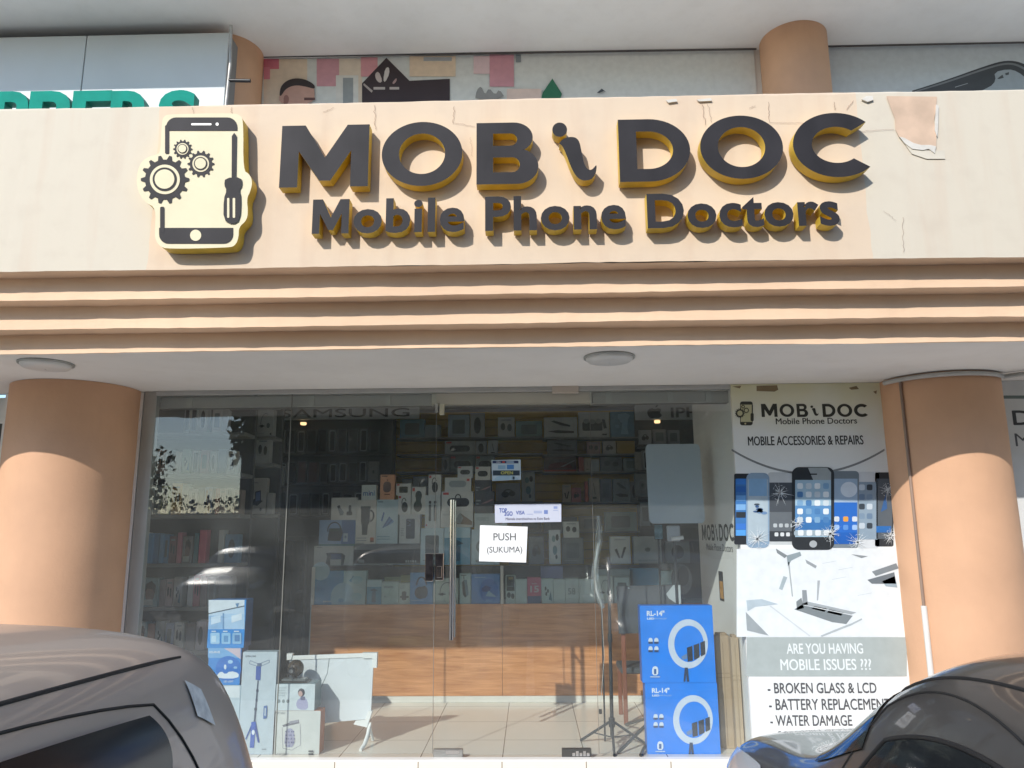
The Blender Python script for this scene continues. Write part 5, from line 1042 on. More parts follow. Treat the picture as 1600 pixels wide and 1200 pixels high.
# tall selfie stick carton
Y = .10
BL = '3f5fb0'
X = fcarton((375, 1018.5, 429.5, 1183), Y, .09, 'b6c2ca', 'tall white box with a blue extending tripod light printed on it', 0, '9fb0ba',
   [('t', 'EXTRA LONG', (384, 1024, 400, 1026.8), '3a444c', .03)] +
   [('s', pts, .004, '6a7890') for pts in ([(391, 1032), (403, 1037), (402, 1041), (390, 1037), (391, 1032)], [(408, 1036), (421, 1031), (421, 1035), (408, 1041), (408, 1036)])] +
   [([(402, 1036), (409, 1036), (409, 1041), (402, 1041)], '5a6a84'), ([(400.5, 1041), (408, 1041), (407, 1063), (399.5, 1062)], '3f5aa0'), ([(402.5, 1063), (404.5, 1063), (399.5, 1127), (396.5, 1127)], '4a5468'),
    (R(400.5, 1077, 404, 1081), '3a4458'), (R(399.5, 1092, 402.5, 1096), '3a4458'), (R(397.5, 1106, 401.5, 1110), '3a4458'),
    ([(396.5, 1127), (400, 1127), (406, 1160), (403, 1160), (398, 1138)], '2f4a90'), ([(395, 1127), (397, 1128), (385, 1156), (383.5, 1154)], '3f5a98'), ([(393, 1128), (400, 1128), (397, 1168), (390.5, 1168)], BL), (ell(396, 1144, 2.4, 4, 14), 'd8dfe6'),
    ([(412.5, 1103), (418, 1102), (417, 1122), (411.5, 1123)], '4a6aa0'), ([(414, 1106), (416, 1106), (415.5, 1118), (413.5, 1118)], 'b6c2ca'), (R(409, 1169.5, 416, 1171), '8a949c'), (R(405, 1181, 411, 1182), '5a646c')])
# two white boxes with a camera on top
zE = fcarton((429, 1110.5, 500, 1183), .10, .13, 'c6c8c4', 'white box with a lantern picture, beneath the massager box', 0, 'b06a48',
   [('t', 'PORTABLE', (430, 1112.5, 446, 1116), '7a7e80', .02)] + [([(441, 1133), (467, 1124), (468, 1130), (443, 1136)], '6a6a74'), ([(452, 1127), (466, 1124.5), (467, 1128), (453, 1131)], '8d8d98')] +
   [('s', [(441, 1136), (442, 1169), (456, 1172), (470, 1164), (469, 1131)], .0025, '5a5a72')] + [(chaikin([(446, 1140), (455, 1137), (459, 1142), (461, 1167), (444, 1168)], 1), '9a9ab2')] +
   [(ell(447+(k % 4)*4+(k*7 % 3)*.6, 1143+(k//4)*5.5, 1.1, 1.5, 6), ['5a5a80', '6e6e96'][k % 2]) for k in range(18)] + [(R(482.5, 1172, 490, 1174.5), '4a4c50'), (R(482.5, 1176, 490, 1181), '4a4c50'), ('t', 'B-PORTABLE', (430, 1176, 450, 1179.5), '8a8c90', .01)])
zF = fcarton((431, 1068.5, 492, 1110.5), .10, .18, 'c2ccd0', 'white box with a massager user picture, under the webcam', zE, '6d8288',
   [(chaikin([(466, 1109), (462, 1100), (466, 1092), (474, 1089), (481, 1094), (482, 1109)], 1), '9a9ab8'), (ell(471, 1082, 5.5, 6.5, 16), '3a3a44'), (ell(469.5, 1084, 3.4, 4.4, 12), 'b99a92'), (rrect(469.5, 1088, 477, 1094, 2), '6a6a84')] +
   [(ell(436+7*k, 1095.5, 2.4, 3, 10), '7a868a') for k in range(3)] + [(R(434, 1074+4*k, 448-3*(k % 2), 1075+4*k), 'a9b3b8') for k in range(4)])
x, z = at(463, 1066, .18); T = thing('webcam', (x, .18, zF), 'dark round webcam on a flat base on top of the white boxes', 'camera')
DKG = mat('dark_smoked_plastic', (.035, .033, .03), .3, var=.2)
mb = MB(); mb.box(x-.115, x+.10, .12, .24, zF, zF+.012, DKG, .004); mb.box(x-.10, x+.085, .13, .23, zF+.012, zF+.03, mat('clear_tray', (.12, .13, .13), .2), .004); mb.build('base', T)
mb = MB()
for i in range(9): pass
c = Vector((x-.01, .18, zF+.10)); prof = [(.062*sin(pi*k/14)+.0005, c.z-.062*cos(pi*k/14)) for k in range(15)]; mb.lathe(prof, c.x, c.y, mat('bronze_globe', (.10, .075, .055), .25, .4, var=.3, scale=20), 24); mb.build('camera_globe', T)
mb = MB(); mb.tube([(c.x-.012, .12, c.z-.01), (c.x-.012, .105, c.z-.01)], .026, BLACKP, 18); mb.tube([(c.x-.012, .106, c.z-.01), (c.x-.012, .102, c.z-.01)], .014, mat('lens_grey', (.3, .3, .3), .1, .5), 16); mb.build('lens', T)
mb = MB(); mb.tube([(c.x, .18, zF+.028), (c.x, .18, zF+.05)], .02, BLACKP, 12); mb.build('neck', T)
# whiteboard on feet
YWB = .34
T = thing('whiteboard', (at(520, 1160, YWB)[0], YWB, 0), 'white board with plastic corner pieces standing behind the white boxes', 'whiteboard')
WBP = mat('white_board_plastic', (.66, .69, .71), .35, var=.03); WBC = mat('white_corner_plastic', (.76, .76, .74), .35)
q = fpx([(452, 1027), (584, 1023.5), (579, 1123), (452, 1135)], YWB); mb = MB(); mb.prism(q, YWB, YWB+.018, WBP); mb.build('board', T)
mb = MB(); q = fpx([(452, 1024.5), (572, 1020), (572, 1026.5), (452, 1031)], YWB); mb.prism(q, YWB-.008, YWB-.0005, WBC); mb.build('top_rail', T)
for pts in ([(567, 1019.5), (590, 1019.5), (589, 1043), (582, 1043), (582, 1028), (567, 1028)], [(582, 1111), (574, 1136), (553, 1131), (556, 1126), (571, 1124), (576, 1110)], [(449, 1021), (458, 1021), (456, 1030), (449, 1031)]):
    mb = MB(); mb.prism(fpx(pts, YWB), YWB-.016, YWB+.03, WBC); mb.build('corner_piece', T)
xf = at(576, 1150, YWB)[0]; zb = at(576, 1134, YWB)[1]
mb = MB(); mb.tube([(xf, YWB+.01, zb+.02), (xf, YWB-.02, zb-.06), (xf-.012, YWB-.09, .03), (xf-.03, YWB-.15, .008)], [.018, .017, .016, .012], WBC, 10); mb.tube([(xf, YWB+.01, zb+.0), (xf+.01, YWB+.12, .012)], .012, WBC, 8); mb.build('foot', T)
mb = MB(); xl = at(455, 1100, YWB)[0]; mb.tube([(xl, YWB+.01, at(455, 1130, YWB)[1]+.03), (xl, YWB-.0, .012)], .016, WBC, 10); mb.build('foot', T)
mb = MB(); a = at(515, 1026, YWB); b = at(500, 1078, YWB); mb.strip([a, ((a[0]+b[0])/2+.02, (a[1]+b[1])/2), b], .006, YWB-.001, ink('8d9598')); mb.build('cord', T)
# tripod stand
xb, yb = atz(957, 1165, 0); 
T = thing('tripod_stand', (xb, yb, 0), 'tall thin black tripod stand inside the glass beside the blue boxes', 'tripod')
DK = mat('tripod_black', (.035, .038, .042), .4, .2); zt_ = at(950.5, 870, yb)[1]; xt_ = at(950.5, 870, yb)[0]; zh = at(958, 1128, yb)[1]
mb = MB(); mb.tube([(xb, yb, zh-.1), (xt_*.5+xb*.5, yb, (zh+zt_)/2), (xt_, yb, zt_)], [.015, .013, .010], DK, 12); mb.build('pole', T)
mb = MB(); mb.tube([(xb, yb, zh-.035), (xb, yb, zh+.03)], .024, DK, 12); mb.tube([(xt_*.5+xb*.5, yb, (zh+zt_)/2-.03), (xt_*.5+xb*.5, yb, (zh+zt_)/2+.03)], .018, DK, 12); mb.build('collar', T)
for ex, ey in ((907, 1157), (960, 1181), (1010, 1163)):
    fx, fy = atz(ex, ey, .008); mb = MB(); mb.tube([(xb+(fx-xb)*.06, yb+(fy-yb)*.06, zh), (fx, fy, .008)], .010, DK, 8)
    mb.tube([(xb, yb, zh-.11), (xb+(fx-xb)*.55, yb+(fy-yb)*.55, zh*.45)], .005, DK, 6); mb.build('leg', T)
# second folded stand lying against the first, its legs end beside the blue cartons
xb2, yb2 = atz(985, 1150, 0)
T = thing('folded_stand', (xb2, yb2, 0), 'low folded black tripod feet behind the blue ring light boxes', 'tripod')
for a, b in (((1012, 1130), (966, 1176)), ((1016, 1148), (1001, 1180)), ((1018, 1120), (978, 1132))):
    p, q = atz(*b, .012), at(*a, .34); mb = MB(); mb.tube([(p[0], p[1], .012), (q[0], .34, max(q[1], .03))], .012, DK, 8); mb.build('leg', T)
mb = MB(); q = at(1016, 1128, .34); mb.tube([(q[0], .34, .03), (q[0]+.02, .34, .75)], .014, DK, 10); mb.build('pole', T)
# ring light cartons
RLB = '0a86f0'
def ringbox(dx, dy, x0, y0, x1, y1, lab, base, sx=1.):
    def T_(x, y): return (x0+(x-998)*(x1-x0)/120., y0+(y-946)*(y1-y0)/121.)
    def Q(l): return [T_(*p) for p in l]
    cx, cy = T_(1075, 1006); pr = [('t', 'RL-14"', (*T_(1007.5, 954), *T_(1036.5, 962.5)), 'dfe8f0', .035), ('t', 'LED', (*T_(1008, 965), *T_(1020, 968)), 'd5e2ee', .05), ('t', 'Soft Ring Light', (*T_(1021, 965), *T_(1040, 968)), '8fb8e4', .02),
       ('ring', (cx, cy), (31*sx, 38.5), (23*sx, 28.5), 1.5, 'cdd8e6')]
    pr += [(Q([(1073, 1012), (1082, 1009), (1083, 1032), (1074.5, 1034)]), '28303c'), (Q([(1084, 1008), (1093, 1005), (1094, 1027), (1085, 1031)]), '2c3440'), (Q([(1095, 1004), (1102.5, 1001), (1103.5, 1022), (1096, 1026)]), '28303c'),
           (Q([(1064, 1026), (1073, 1021), (1073, 1029), (1066, 1031)]), '6a8ab4'), (Q([(1069.5, 1043), (1074.5, 1043), (1077, 1065), (1073, 1065), (1072, 1054), (1070.5, 1065), (1067.5, 1065)]), '2a3f5c')]
    for ix, iy in ((1010, 997), (1019.5, 997), (1010, 1010), (1019.5, 1010)): pr += [(Q(chaikin([(ix, iy+8), (ix, iy+1), (ix+3.5, iy-1), (ix+7, iy+1), (ix+7, iy+8)], 1)), 'd2dfec'), (Q([(ix, iy+5.5), (ix+7, iy+5.5), (ix+7, iy+8.5), (ix, iy+8.5)]), '26466e')]
    pr += [(Q(chaikin([(1016, 1055), (1016, 1043), (1021, 1040), (1026, 1043), (1026, 1055)], 1)), 'dbe6f0'), (Q([(1019, 1045), (1023, 1045), (1023, 1053), (1019, 1053)]), '2f5f9c'), (Q([(1013, 1056.5), (1029, 1056.5), (1029, 1058), (1013, 1058)]), 'bcd4ec')]
    return fcarton((x0, y0, x1, y1), .10, .11, RLB, lab, base, '1568c4', pr, 'ring light boxes', ch=.004)
zR = ringbox(0, 0, 1009.5, 1067, 1123.5, 1183, 'bottom blue ring light box printed RL-14, standing on the floor', 0)
zS = ringbox(0, 0, 1001.5, 946, 1116, 1067, 'top blue ring light box printed RL-14, stacked on another', zR)
mb = MB(); X0, Z0, X1, Z1 = pxrect(1030, 940, 1085, 947, .10)
o = None
# cardboard lengths leaning in the corner
CDB = mat('brown_cardboard', (.44, .33, .215), .85, var=.12, scale=7, stretch=(1, 1, .25), bump=.15)
CDD = mat('cardboard_tape_edge', (.33, .24, .15), .85, var=.15)
for (xa, xb_, yt, yb_, Y_, lab) in ((1122, 1143, 993, 1150, .24, 'left tall brown cardboard carton behind the ring light boxes'), (1146, 1163, 996, 1150, .16, 'right tall brown cardboard carton against the partition wall')):
    r = pxrect(xa, yt, xb_, yb_, Y_); X1_ = min(r[2], PX-.012); mb = MB(); mb.box(r[0], X1_, Y_, Y_+.08, 0, r[3], CDB, .004)
    for q in (.28, .31): mb.box(r[0]-.001, X1_+.001, Y_-.0015, Y_-.0003, r[3]-q, r[3]-q+.006, CDD)
    mb.box(r[0]+.012, X1_-.012, Y_+.006, Y_+.074, r[3], r[3]+.018, CDD, .003)
    mb.box((r[0]+X1_)/2-.004, (r[0]+X1_)/2+.004, Y_-.0012, Y_-.0002, .02, r[3]-.05, CDD)
    o = mb.build('cardboard_carton', None, ((r[0]+X1_)/2, Y_+.04, 0)); tag(o, lab, 'carton', 'tall cardboard cartons')
# chair with dark back, mostly hidden
YH = .95
r = pxrect(964, 917, 1064, 989, YH); T = thing('chair', ((r[0]+r[2])/2, YH+.2, 0), 'chair with a dark grey square back and brown wooden legs', 'chair')
DGR = mat('dark_grey_board', (.075, .082, .09), .55, var=.08); BRN = mat('red_brown_wood', (.25, .09, .05), .5, var=.2, scale=10, stretch=(1, 1, .2))
mb = MB(); q = fpx([(963, 916), (1063, 913), (1066, 988), (967, 990)], YH); mb.prism(q, YH-.012, YH+.012, DGR)
for pts in ([(982, 917.5), (985, 920), (980, 919)], [(1041, 928), (1052, 914), (1063, 914), (1064, 943), (1060, 945), (1045, 935)]): mb.poly(fpx(pts, YH-.013), YH-.0135, ink('b4bcc0'))
mb.build('backrest', T)
zs_ = .46
mb = MB(); mb.box(r[0]+.02, r[2]-.02, YH+.015, YH+.42, zs_-.05, zs_, DGR, .01); mb.build('seat', T)
for xx in (r[0]+.05, r[2]-.06):
    for yy, top in ((YH-.0, at(1000, 960, YH)[1]), (YH+.38, zs_-.05)):
        mb = MB(); mb.box(xx-.018, xx+.018, yy+.013, yy+.045, 0, top, BRN, .004); mb.build('leg', T)
# white panel on a stand
YV = .62
xv = at(1058, 900, YV)[0]
T = thing('display_stand', (xv, YV+.03, 0), 'rounded pale grey-blue panel on a thin stand behind the glass', 'display stand')
qd = [(1008.5, 694), (1093, 693.5), (1102, 817.5), (1015, 818)]
def quad_pt(u, v):                                   # bilinear in pixels
    a = (qd[0][0]+(qd[1][0]-qd[0][0])*u, qd[0][1]+(qd[1][1]-qd[0][1])*u); b = (qd[3][0]+(qd[2][0]-qd[3][0])*u, qd[3][1]+(qd[2][1]-qd[3][1])*u); return a[0]+(b[0]-a[0])*v, a[1]+(b[1]-a[1])*v
mb = MB(); mb.prism(fpx([quad_pt(u/100., v/100.) for u, v in rrect(0, 0, 100, 100, 7)], YV), YV, YV+.022, mat('pale_panel_plastic', (.46, .53, .60), .4, var=.03)); mb.build('panel', T)
mb = MB(); zc_ = at(1060, 840, YV)[1]; mb.tube([(xv, YV+.05, 0.02), (xv, YV+.05, zc_+.04)], .013, DK, 10); mb.build('pole', T)
mb = MB(); mb.box(xv-.06, xv+.05, YV+.03, YV+.07, zc_-.03, zc_+.10, mat('grey_clamp', (.38, .41, .46), .4), .008); mb.tube([(xv-.03, YV+.02, zc_-.01), (xv+.07, YV+.02, zc_+.0)], .016, WBC, 10); mb.build('clamp', T)
mb = MB()
for a in (0.4, 2.5, 4.6): mb.tube([(xv, YV+.05, .25), (xv+.2*cos(a), YV+.05+.2*sin(a), .01)], .009, DK, 8)
mb.build('foot', T)
xq = at(1030, 850, YV+.2)[0]
T = thing('phone_stand', (xq, YV+.22, 0), 'phone with a blue screen clamped on a thin pole below the pale panel', 'phone stand')
r = pxrect(1022, 819, 1036, 843, YV+.2); mb = MB(); mb.box(r[0], r[2], YV+.2, YV+.21, r[1], r[3], BLACKP, .004); mb.box(r[0]+.004, r[2]-.004, YV+.1985, YV+.1998, r[1]+.005, r[3]-.005, mat('phone_screen_picture', (.16, .30, .38), .15, var=.5, scale=22)); mb.build('phone', T)
mb = MB(); mb.tube([(xq, YV+.23, 0), (xq, YV+.23, r[1]+.03)], .009, DK, 8)
for a in (0.9, 3.0, 5.1): mb.tube([(xq, YV+.23, .2), (xq+.16*cos(a), YV+.23+.16*sin(a), .008)], .007, DK, 6)
mb.build('pole', T)
xq2 = at(1078, 905, 1.05)[0]; zq2 = at(1070, 905, 1.05)[1]
mb = MB(); mb.prism([(xq2-.07+.09*cos(a), zq2+.13*sin(a)) for a in (2*pi*k/24 for k in range(24))], 1.05, 1.075, mat('white_hanging_card', (.12, .125, .125), .6)); mb.prism([(xq2-.06+.05*cos(a), zq2+.03+.085*sin(a)) for a in (2*pi*k/24 for k in range(24))], 1.04, 1.0495, BLACKP)
mb.tube([(xq2-.07, 1.06, 0), (xq2-.07, 1.06, zq2)], .008, DK, 8)
o = mb.build('desk_fan', None, (xq2, 1.06, 0)); tag(o, 'small black oval fan head against a white card by the partition', 'fan')
# plastic wrapped tube hanging on the pole
WRAP = glass_material('clear_plastic_wrap', (.80, .83, .84), .16, 2.2)
def wrapped(pts, wd, Y):
    mb = MB(); n = len(pts); vs = []; rnd = random.Random(3)
    for i, (px, py) in enumerate(pts):
        x, z = at(px, py, Y); w_ = wd[i]
        for k in range(7): a = k/6.; vs.append((x+(a-.5)*w_, Y+.02*sin(a*9+i*1.7)+rnd.uniform(-.008, .008), z+rnd.uniform(-.01, .01)))
    mb.add(vs, [(i*7+k, i*7+k+1, (i+1)*7+k+1, (i+1)*7+k) for i in range(n-1) for k in range(6)], WRAP, True); return mb
T = thing('plastic_wrapped_arm', (at(935, 900, .42)[0], .42, 0), 'clear plastic wrap hanging round a curved arm beside the tripod pole', 'plastic wrap')
ARM = [(934, 806), (936, 826), (936, 842), (933, 864), (930, 886), (929, 905), (932, 922), (938, 938), (942, 950)]
mb = wrapped(ARM, [.03, .05, .06, .05, .05, .06, .08, .07, .03], .42); mb.build('wrap', T)
mb = MB(); mb.tube([(at(x, y, .44)[0], .44, at(x, y, .44)[1]) for x, y in ARM], .012, mat('pale_arm', (.5, .51, .5), .25, .2), 10); mb.build('arm', T)
mb = MB(); a = at(940, 945, .42); b = at(938, 1108, .42); mb.tube([(a[0], .42, a[1]), (a[0]+.01, .425, (a[1]+b[1])/2), (b[0], .42, b[1])], .0022, mat('thin_cord', (.55, .52, .48), .6), 6); mb.box(b[0]-.012, b[0]+.012, .41, .43, b[1]-.035, b[1], BLACKP, .003); mb.build('cord', T)
None and wrapped([(890, 880), (905, 890), (912, 905), (906, 925), (896, 940)], [.03, .12, .16, .14, .04], .46)
mb = MB(); mb.tube([(at(940, 945, .44)[0], .44, at(940, 945, .44)[1]), (at(941, 1000, .44)[0], .44, 0.005)], .007, DK, 8); mb.build('support_rod', T)
# lettering and a small sticker on the partition wall (faces the shop)
def side_print(mb, vs, fs, y_far, y_near, z0, z1, m, off=.0015):
    g = bbox(vs); P = [(PX-off, y_far+(v[0]-g[0])/(g[2]-g[0])*(y_near-y_far), z0+(v[1]-g[1])/(g[3]-g[1])*(z1-z0)) for v in vs]
    mb.add(P, [f for f in fs], m); mb.add(P, [f[::-1] for f in fs], m) if False else None
def onwall(px, py):                                  # view ray onto the partition face
    d = ray(px, py); t = (PX-CAM.x)/d.x; p = CAM+d*t; return p.y, p.z
INKD = ink('3a3c3c'); mb = MB()
yf, zf = onwall(1097, 832); yn, zn = onwall(1147, 832); zt1 = onwall(1120, 819)[1]; zb1 = onwall(1120, 845)[1]; span = yn-yf
for ch, x0, y0, x1, y1 in NAME_RECTS:
    loops = [[((x-863)/70, (282-y)/91) for x, y in swash_px(l)] for l in (SWASH_DOT, SWASH)] if ch == 'i' else LETTERS[ch]
    vs, fs = curve2d(loops); a, b = yf+span*(x0-438)/918, yf+span*(x1-438)/918
    side_print(mb, vs, fs, a, b, zb1, zt1, INKD)
zt2, zb2 = onwall(1124, 850)[1], onwall(1124, 861)[1]; ya, yb_ = onwall(1104, 855)[0], onwall(1145, 855)[0]
vs, fs = text2d('Mobile Phone Doctors'); side_print(mb, vs, fs, ya, yb_, zb2, zt2, INKD)
o = mb.build('wall_lettering', None, (PX, (yf+yn)/2, zb2)); tag(o, 'dark shop name lettering on the white partition wall', 'sign')
y0_, z0_ = onwall(1123, 892); y1_, z1_ = onwall(1132, 940); mb = MB(); mb.box(PX-.004, PX-.0003, min(y0_, y1_), max(y0_, y1_), z1_, z0_, mat('black_orange_sticker', (.03, .025, .02), .4), .001)
mb.box(PX-.006, PX-.0042, min(y0_, y1_)+.01, max(y0_, y1_)-.03, z1_+.02, z0_-.08, mat('orange_print', (.62, .30, .04), .4, var=.4, scale=25))
o = mb.build('wall_sticker', None, (PX, y0_, z1_)); tag(o, 'small black and orange sticker on the partition wall', 'sticker')
#@@P4_END
# ---------------------------------------------------------------- parked cars
def bbasis(n, t):                                    # clamped uniform cubic B-spline basis, t in [0,1]
    k = 3; kn = np.concatenate([np.zeros(k), np.linspace(0, 1, n-k+1), np.ones(k)]); t = np.clip(np.asarray(t, float), 0, 1-1e-9)
    N = np.zeros((len(t), n+k))
    for i in range(n+k): N[:, i] = (t >= kn[i]) & (t < kn[i+1])
    for d in range(1, k+1):
        M_ = np.zeros((len(t), n+k-d))
        for i in range(n+k-d):
            a = kn[i+d]-kn[i]; b = kn[i+d+1]-kn[i+1]
            if a > 0: M_[:, i] += (t-kn[i])/a*N[:, i]
            if b > 0: M_[:, i] += (kn[i+d+1]-t)/b*N[:, i+1]
        N = M_
    return N
class Surf:
    def __init__(s, ctrl): s.c = np.array(ctrl, float); s.n, s.m = s.c.shape[:2]
    def __call__(s, u, v):
        u = np.atleast_1d(u).astype(float); v = np.atleast_1d(v).astype(float); A = bbasis(s.n, u); B = bbasis(s.m, v)
        return np.einsum('pi,pj,ijk->pk', A, B, s.c)
    def nrm(s, u, v):
        e = 1e-3; du = s(np.clip(u+e, 0, 1), v)-s(np.clip(u-e, 0, 1), v); dv = s(u, np.clip(v+e, 0, 1))-s(u, np.clip(v-e, 0, 1))
        n = np.cross(du, dv); l = np.linalg.norm(n, axis=1, keepdims=True)+1e-12; n = n/l
        c = s(u, v)-np.array([0, s.c[:, :, 1].mean(), .7]); sg = np.sign((n*c).sum(1, keepdims=True)); return n*sg
    def inv(s, f, val, vr=(0, 1), ur=(0, 1)):        # uv whose point best matches val under projection f
        U, V = np.meshgrid(np.linspace(*ur, 160), np.linspace(*vr, 160)); U = U.ravel(); V = V.ravel(); P = s(U, V)[:, f]
        i = ((P-np.array(val))**2).sum(1).argmin(); return U[i], V[i]
def patch(S, corners, m, off=.003, n=16, k=.28, side=1, mb=None):
    mb = mb or MB(); g = np.linspace(-1, 1, n); A, B = np.meshgrid(g, g); a, b = A.ravel(), B.ravel()
    a2, b2 = a*np.sqrt(1-k*b*b), b*np.sqrt(1-k*a*a); a2, b2 = a2/np.sqrt(1-k*0), b2
    s_, t_ = (a2+1)/2, (b2+1)/2; c = np.array(corners)
    uv = ((1-s_)*(1-t_))[:, None]*c[0]+(s_*(1-t_))[:, None]*c[1]+(s_*t_)[:, None]*c[2]+((1-s_)*t_)[:, None]*c[3]
    P = S(uv[:, 0], uv[:, 1])+S.nrm(uv[:, 0], uv[:, 1])*off; P[:, 0] *= side
    mb.add([tuple(p) for p in P], [(j*n+i, j*n+i+1, (j+1)*n+i+1, (j+1)*n+i) for j in range(n-1) for i in range(n-1)], m, True); return mb
def patch_edge(S, corners, off, n=14, k=.28, side=1):
    g = np.linspace(-1, 1, n); e = [(x, -1) for x in g]+[(1, x) for x in g[1:]]+[(x, 1) for x in g[::-1][1:]]+[(-1, x) for x in g[::-1][1:]]
    a, b = np.array([q[0] for q in e]), np.array([q[1] for q in e]); a2, b2 = a*np.sqrt(1-k*b*b), b*np.sqrt(1-k*a*a); s_, t_ = (a2+1)/2, (b2+1)/2; c = np.array(corners)
    uv = ((1-s_)*(1-t_))[:, None]*c[0]+(s_*(1-t_))[:, None]*c[1]+(s_*t_)[:, None]*c[2]+((1-s_)*t_)[:, None]*c[3]
    P = S(uv[:, 0], uv[:, 1])+S.nrm(uv[:, 0], uv[:, 1])*off; P[:, 0] *= side; return [tuple(p) for p in P]
CARGL = mat('car_window_dark', (.012, .014, .016), .06, spec=.5); SEAM = mat('seam_black', (.012, .012, .012), .6)
RUB = mat('tyre_rubber', (.02, .02, .02), .85); RIM = mat('alloy_rim', (.5, .5, .5), .25, .9)
CHROME = mat('chrome_trim', (.6, .6, .62), .12, 1.)
def build_car(name, label, paint, rows, spec, group='parked cars'):
    ctrl = [[(x, y, z) for x, y, z in zip(r[0], r[1], r[2])] for r in rows]; S = Surf(ctrl)
    T = thing(name, (0, 0, 0), label, 'car', group)
    nu, nv = 90, 44; U, V = np.meshgrid(np.linspace(0, 1, nu), np.linspace(0, 1, nv), indexing='ij'); P = S(U.ravel(), V.ravel()).reshape(nu, nv, 3)
    mb = MB(); F = [(i*nv+j, (i+1)*nv+j, (i+1)*nv+j+1, i*nv+j+1) for i in range(nu-1) for j in range(nv-1)]
    vs = [tuple(p) for p in P.reshape(-1, 3)]; vm = [(-x, y, z) for x, y, z in vs]
    mb.add(vs, [f[::-1] for f in F], paint, True); mb.add(vm, F, paint, True); mb.build('body', T)
    def uv(y, z): return S.inv([1, 2], (y, z), vr=(.30, .93), ur=(.12, .93))
    for side in (1, -1):
        for k, w_ in enumerate(spec['windows']):
            c = [uv(*q) for q in w_]
            o = patch(S, c, CARGL, .004, side=side, k=spec.get('round', .28)).build('side_window', T)
            mb = MB(); mb.tube(patch_edge(S, c, .003, side=side, k=spec.get('round', .28)), .006, SEAM, 6, False); mb.build('window_seal', T)
        for w_ in spec.get('visors', []):
            c = [uv(*q) for q in w_]; patch(S, c, mat('smoked_visor', (.02, .02, .022), .12, spec=.6), .028, side=side, k=.12).build('rain_visor', T)
        for d in spec.get('doors', []):
            mb = MB(); mb.tube(patch_edge(S, [uv(*q) for q in d], .0005, side=side, k=.24), .003, SEAM, 6, False); mb.build('door_gap', T)
        pts = spec.get('ditch')
        if pts:
            y0, y1, v_ = pts; us = [S.inv([1], (y,), vr=(v_, v_+.001))[0] for y in np.linspace(y0, y1, 24)]
            q = S(np.array(us), np.full(24, v_)); q[:, 0] *= side; mb = MB(); mb.tube([tuple(p) for p in q], [.003]+[.0045]*22+[.002], SEAM, 6); mb.build('roof_ditch', T)
        # mirror
        y, z = spec['mirror']; p = S(*[np.array([q]) for q in uv(y, z)])[0]; mx = p[0]+.12
        mb = MB(); n = 18
        vs = [(side*(mx+.10*cos(a)*cos(b)), y+.05*sin(b)*(1 if sin(b) < 0 else 1.4), z+.02+.068*sin(a)*cos(b)) for b in np.linspace(-pi/2, pi/2, 9) for a in (2*pi*i/n for i in range(n))]
        mb.add(vs, [(j*n+i, j*n+(i+1) % n, (j+1)*n+(i+1) % n, (j+1)*n+i) for j in range(8) for i in range(n)], paint, True)
        mb.tube([(side*(p[0]-.01), y-.01, z-.02), (side*(mx-.03), y, z)], .02, BLACKP, 8); mb.build('wing_mirror', T)
        for yw in spec['wheels']:
            x = spec['w']-.02; mb = MB(); r = .30
            prof = [(r*.62, -.19), (r*.92, -.2), (r, -.16), (r, -.03), (r*.93, 0), (r*.66, .005)]
            mb.add([(side*(x+b), yw+a*cos(t), .3+a*sin(t)) for a, b in prof for t in (2*pi*i/36 for i in range(36))], [(j*36+i, j*36+(i+1) % 36, (j+1)*36+(i+1) % 36, (j+1)*36+i) for j in range(5) for i in range(36)], RUB, True)
            W = mb.build('wheel', T)
            mb = MB(); mb.add([(side*(x+b), yw+a*cos(t), .3+a*sin(t)) for a, b in ((.0, -.012), (.05, -.004), (.19, -.03), (.2, .0)) for t in (2*pi*i/36 for i in range(36))], [(j*36+i, j*36+(i+1) % 36, (j+1)*36+(i+1) % 36, (j+1)*36+i) for j in range(3) for i in range(36)], RIM, True)
            for i in range(5):
                a = 2*pi*i/5; mb.tube([(side*(x-.004), yw+.04*cos(a), .3+.04*sin(a)), (side*(x-.006), yw+.185*cos(a), .3+.185*sin(a))], .016, RIM, 6)
            mb.build('rim', W)
    for nm, (ya, yb, va, vb), m in (('windscreen', spec['front'], CARGL), ('rear_window', spec['rear'], CARGL)):
        mb = MB()
        for side in (1, -1):
            ua = S.inv([1], (ya,), vr=(.97, 1))[0]; ub = S.inv([1], (yb,), vr=(.97, 1))[0]
            if nm == 'rear_window': ua, ub = spec['rear_u']
            patch(S, [(ua, va), (ub, vb), (ub, .9999), (ua, .9999)], m, .004, 14, .0, side, mb)
        mb.build(nm, T)
    for nm, key, m in (('headlight', 'head', mat('headlight_lens', (.55, .57, .6), .08, .3)), ('tail_light', 'tail', mat('tail_light_red', (.30, .02, .02), .12))):
        for side in (1, -1): patch(S, spec[key], m, .006, 10, .3, side).build(nm, T)
    for y in (spec['plate'],):
        mb = MB(); mb.box(-.26, .26, y-.006, y+.006, .48, .59, mat('number_plate', (.7, .62, .2), .4), .003); mb.build('number_plate', T)
    T['surf'] = 0; del T['surf']
    return T, S
w_ = .855
HX = [0, .70, .825, .855, .85, .81, .755, .685, .42, 0]
HZ = [.22, .24, .46, .75, .98, 1.26, 1.475, 1.60, 1.63, 1.64]
RY = [.20, .10, .02, .0, .03, .10, .17, .25, .34, .50]
def rw(xs, ys, zs): return (xs, ys if isinstance(ys, (list, tuple)) else [ys]*len(xs), zs)
RZ = [.25, .28, .48, .74, .97, 1.24, 1.44, 1.55, 1.585, 1.60]
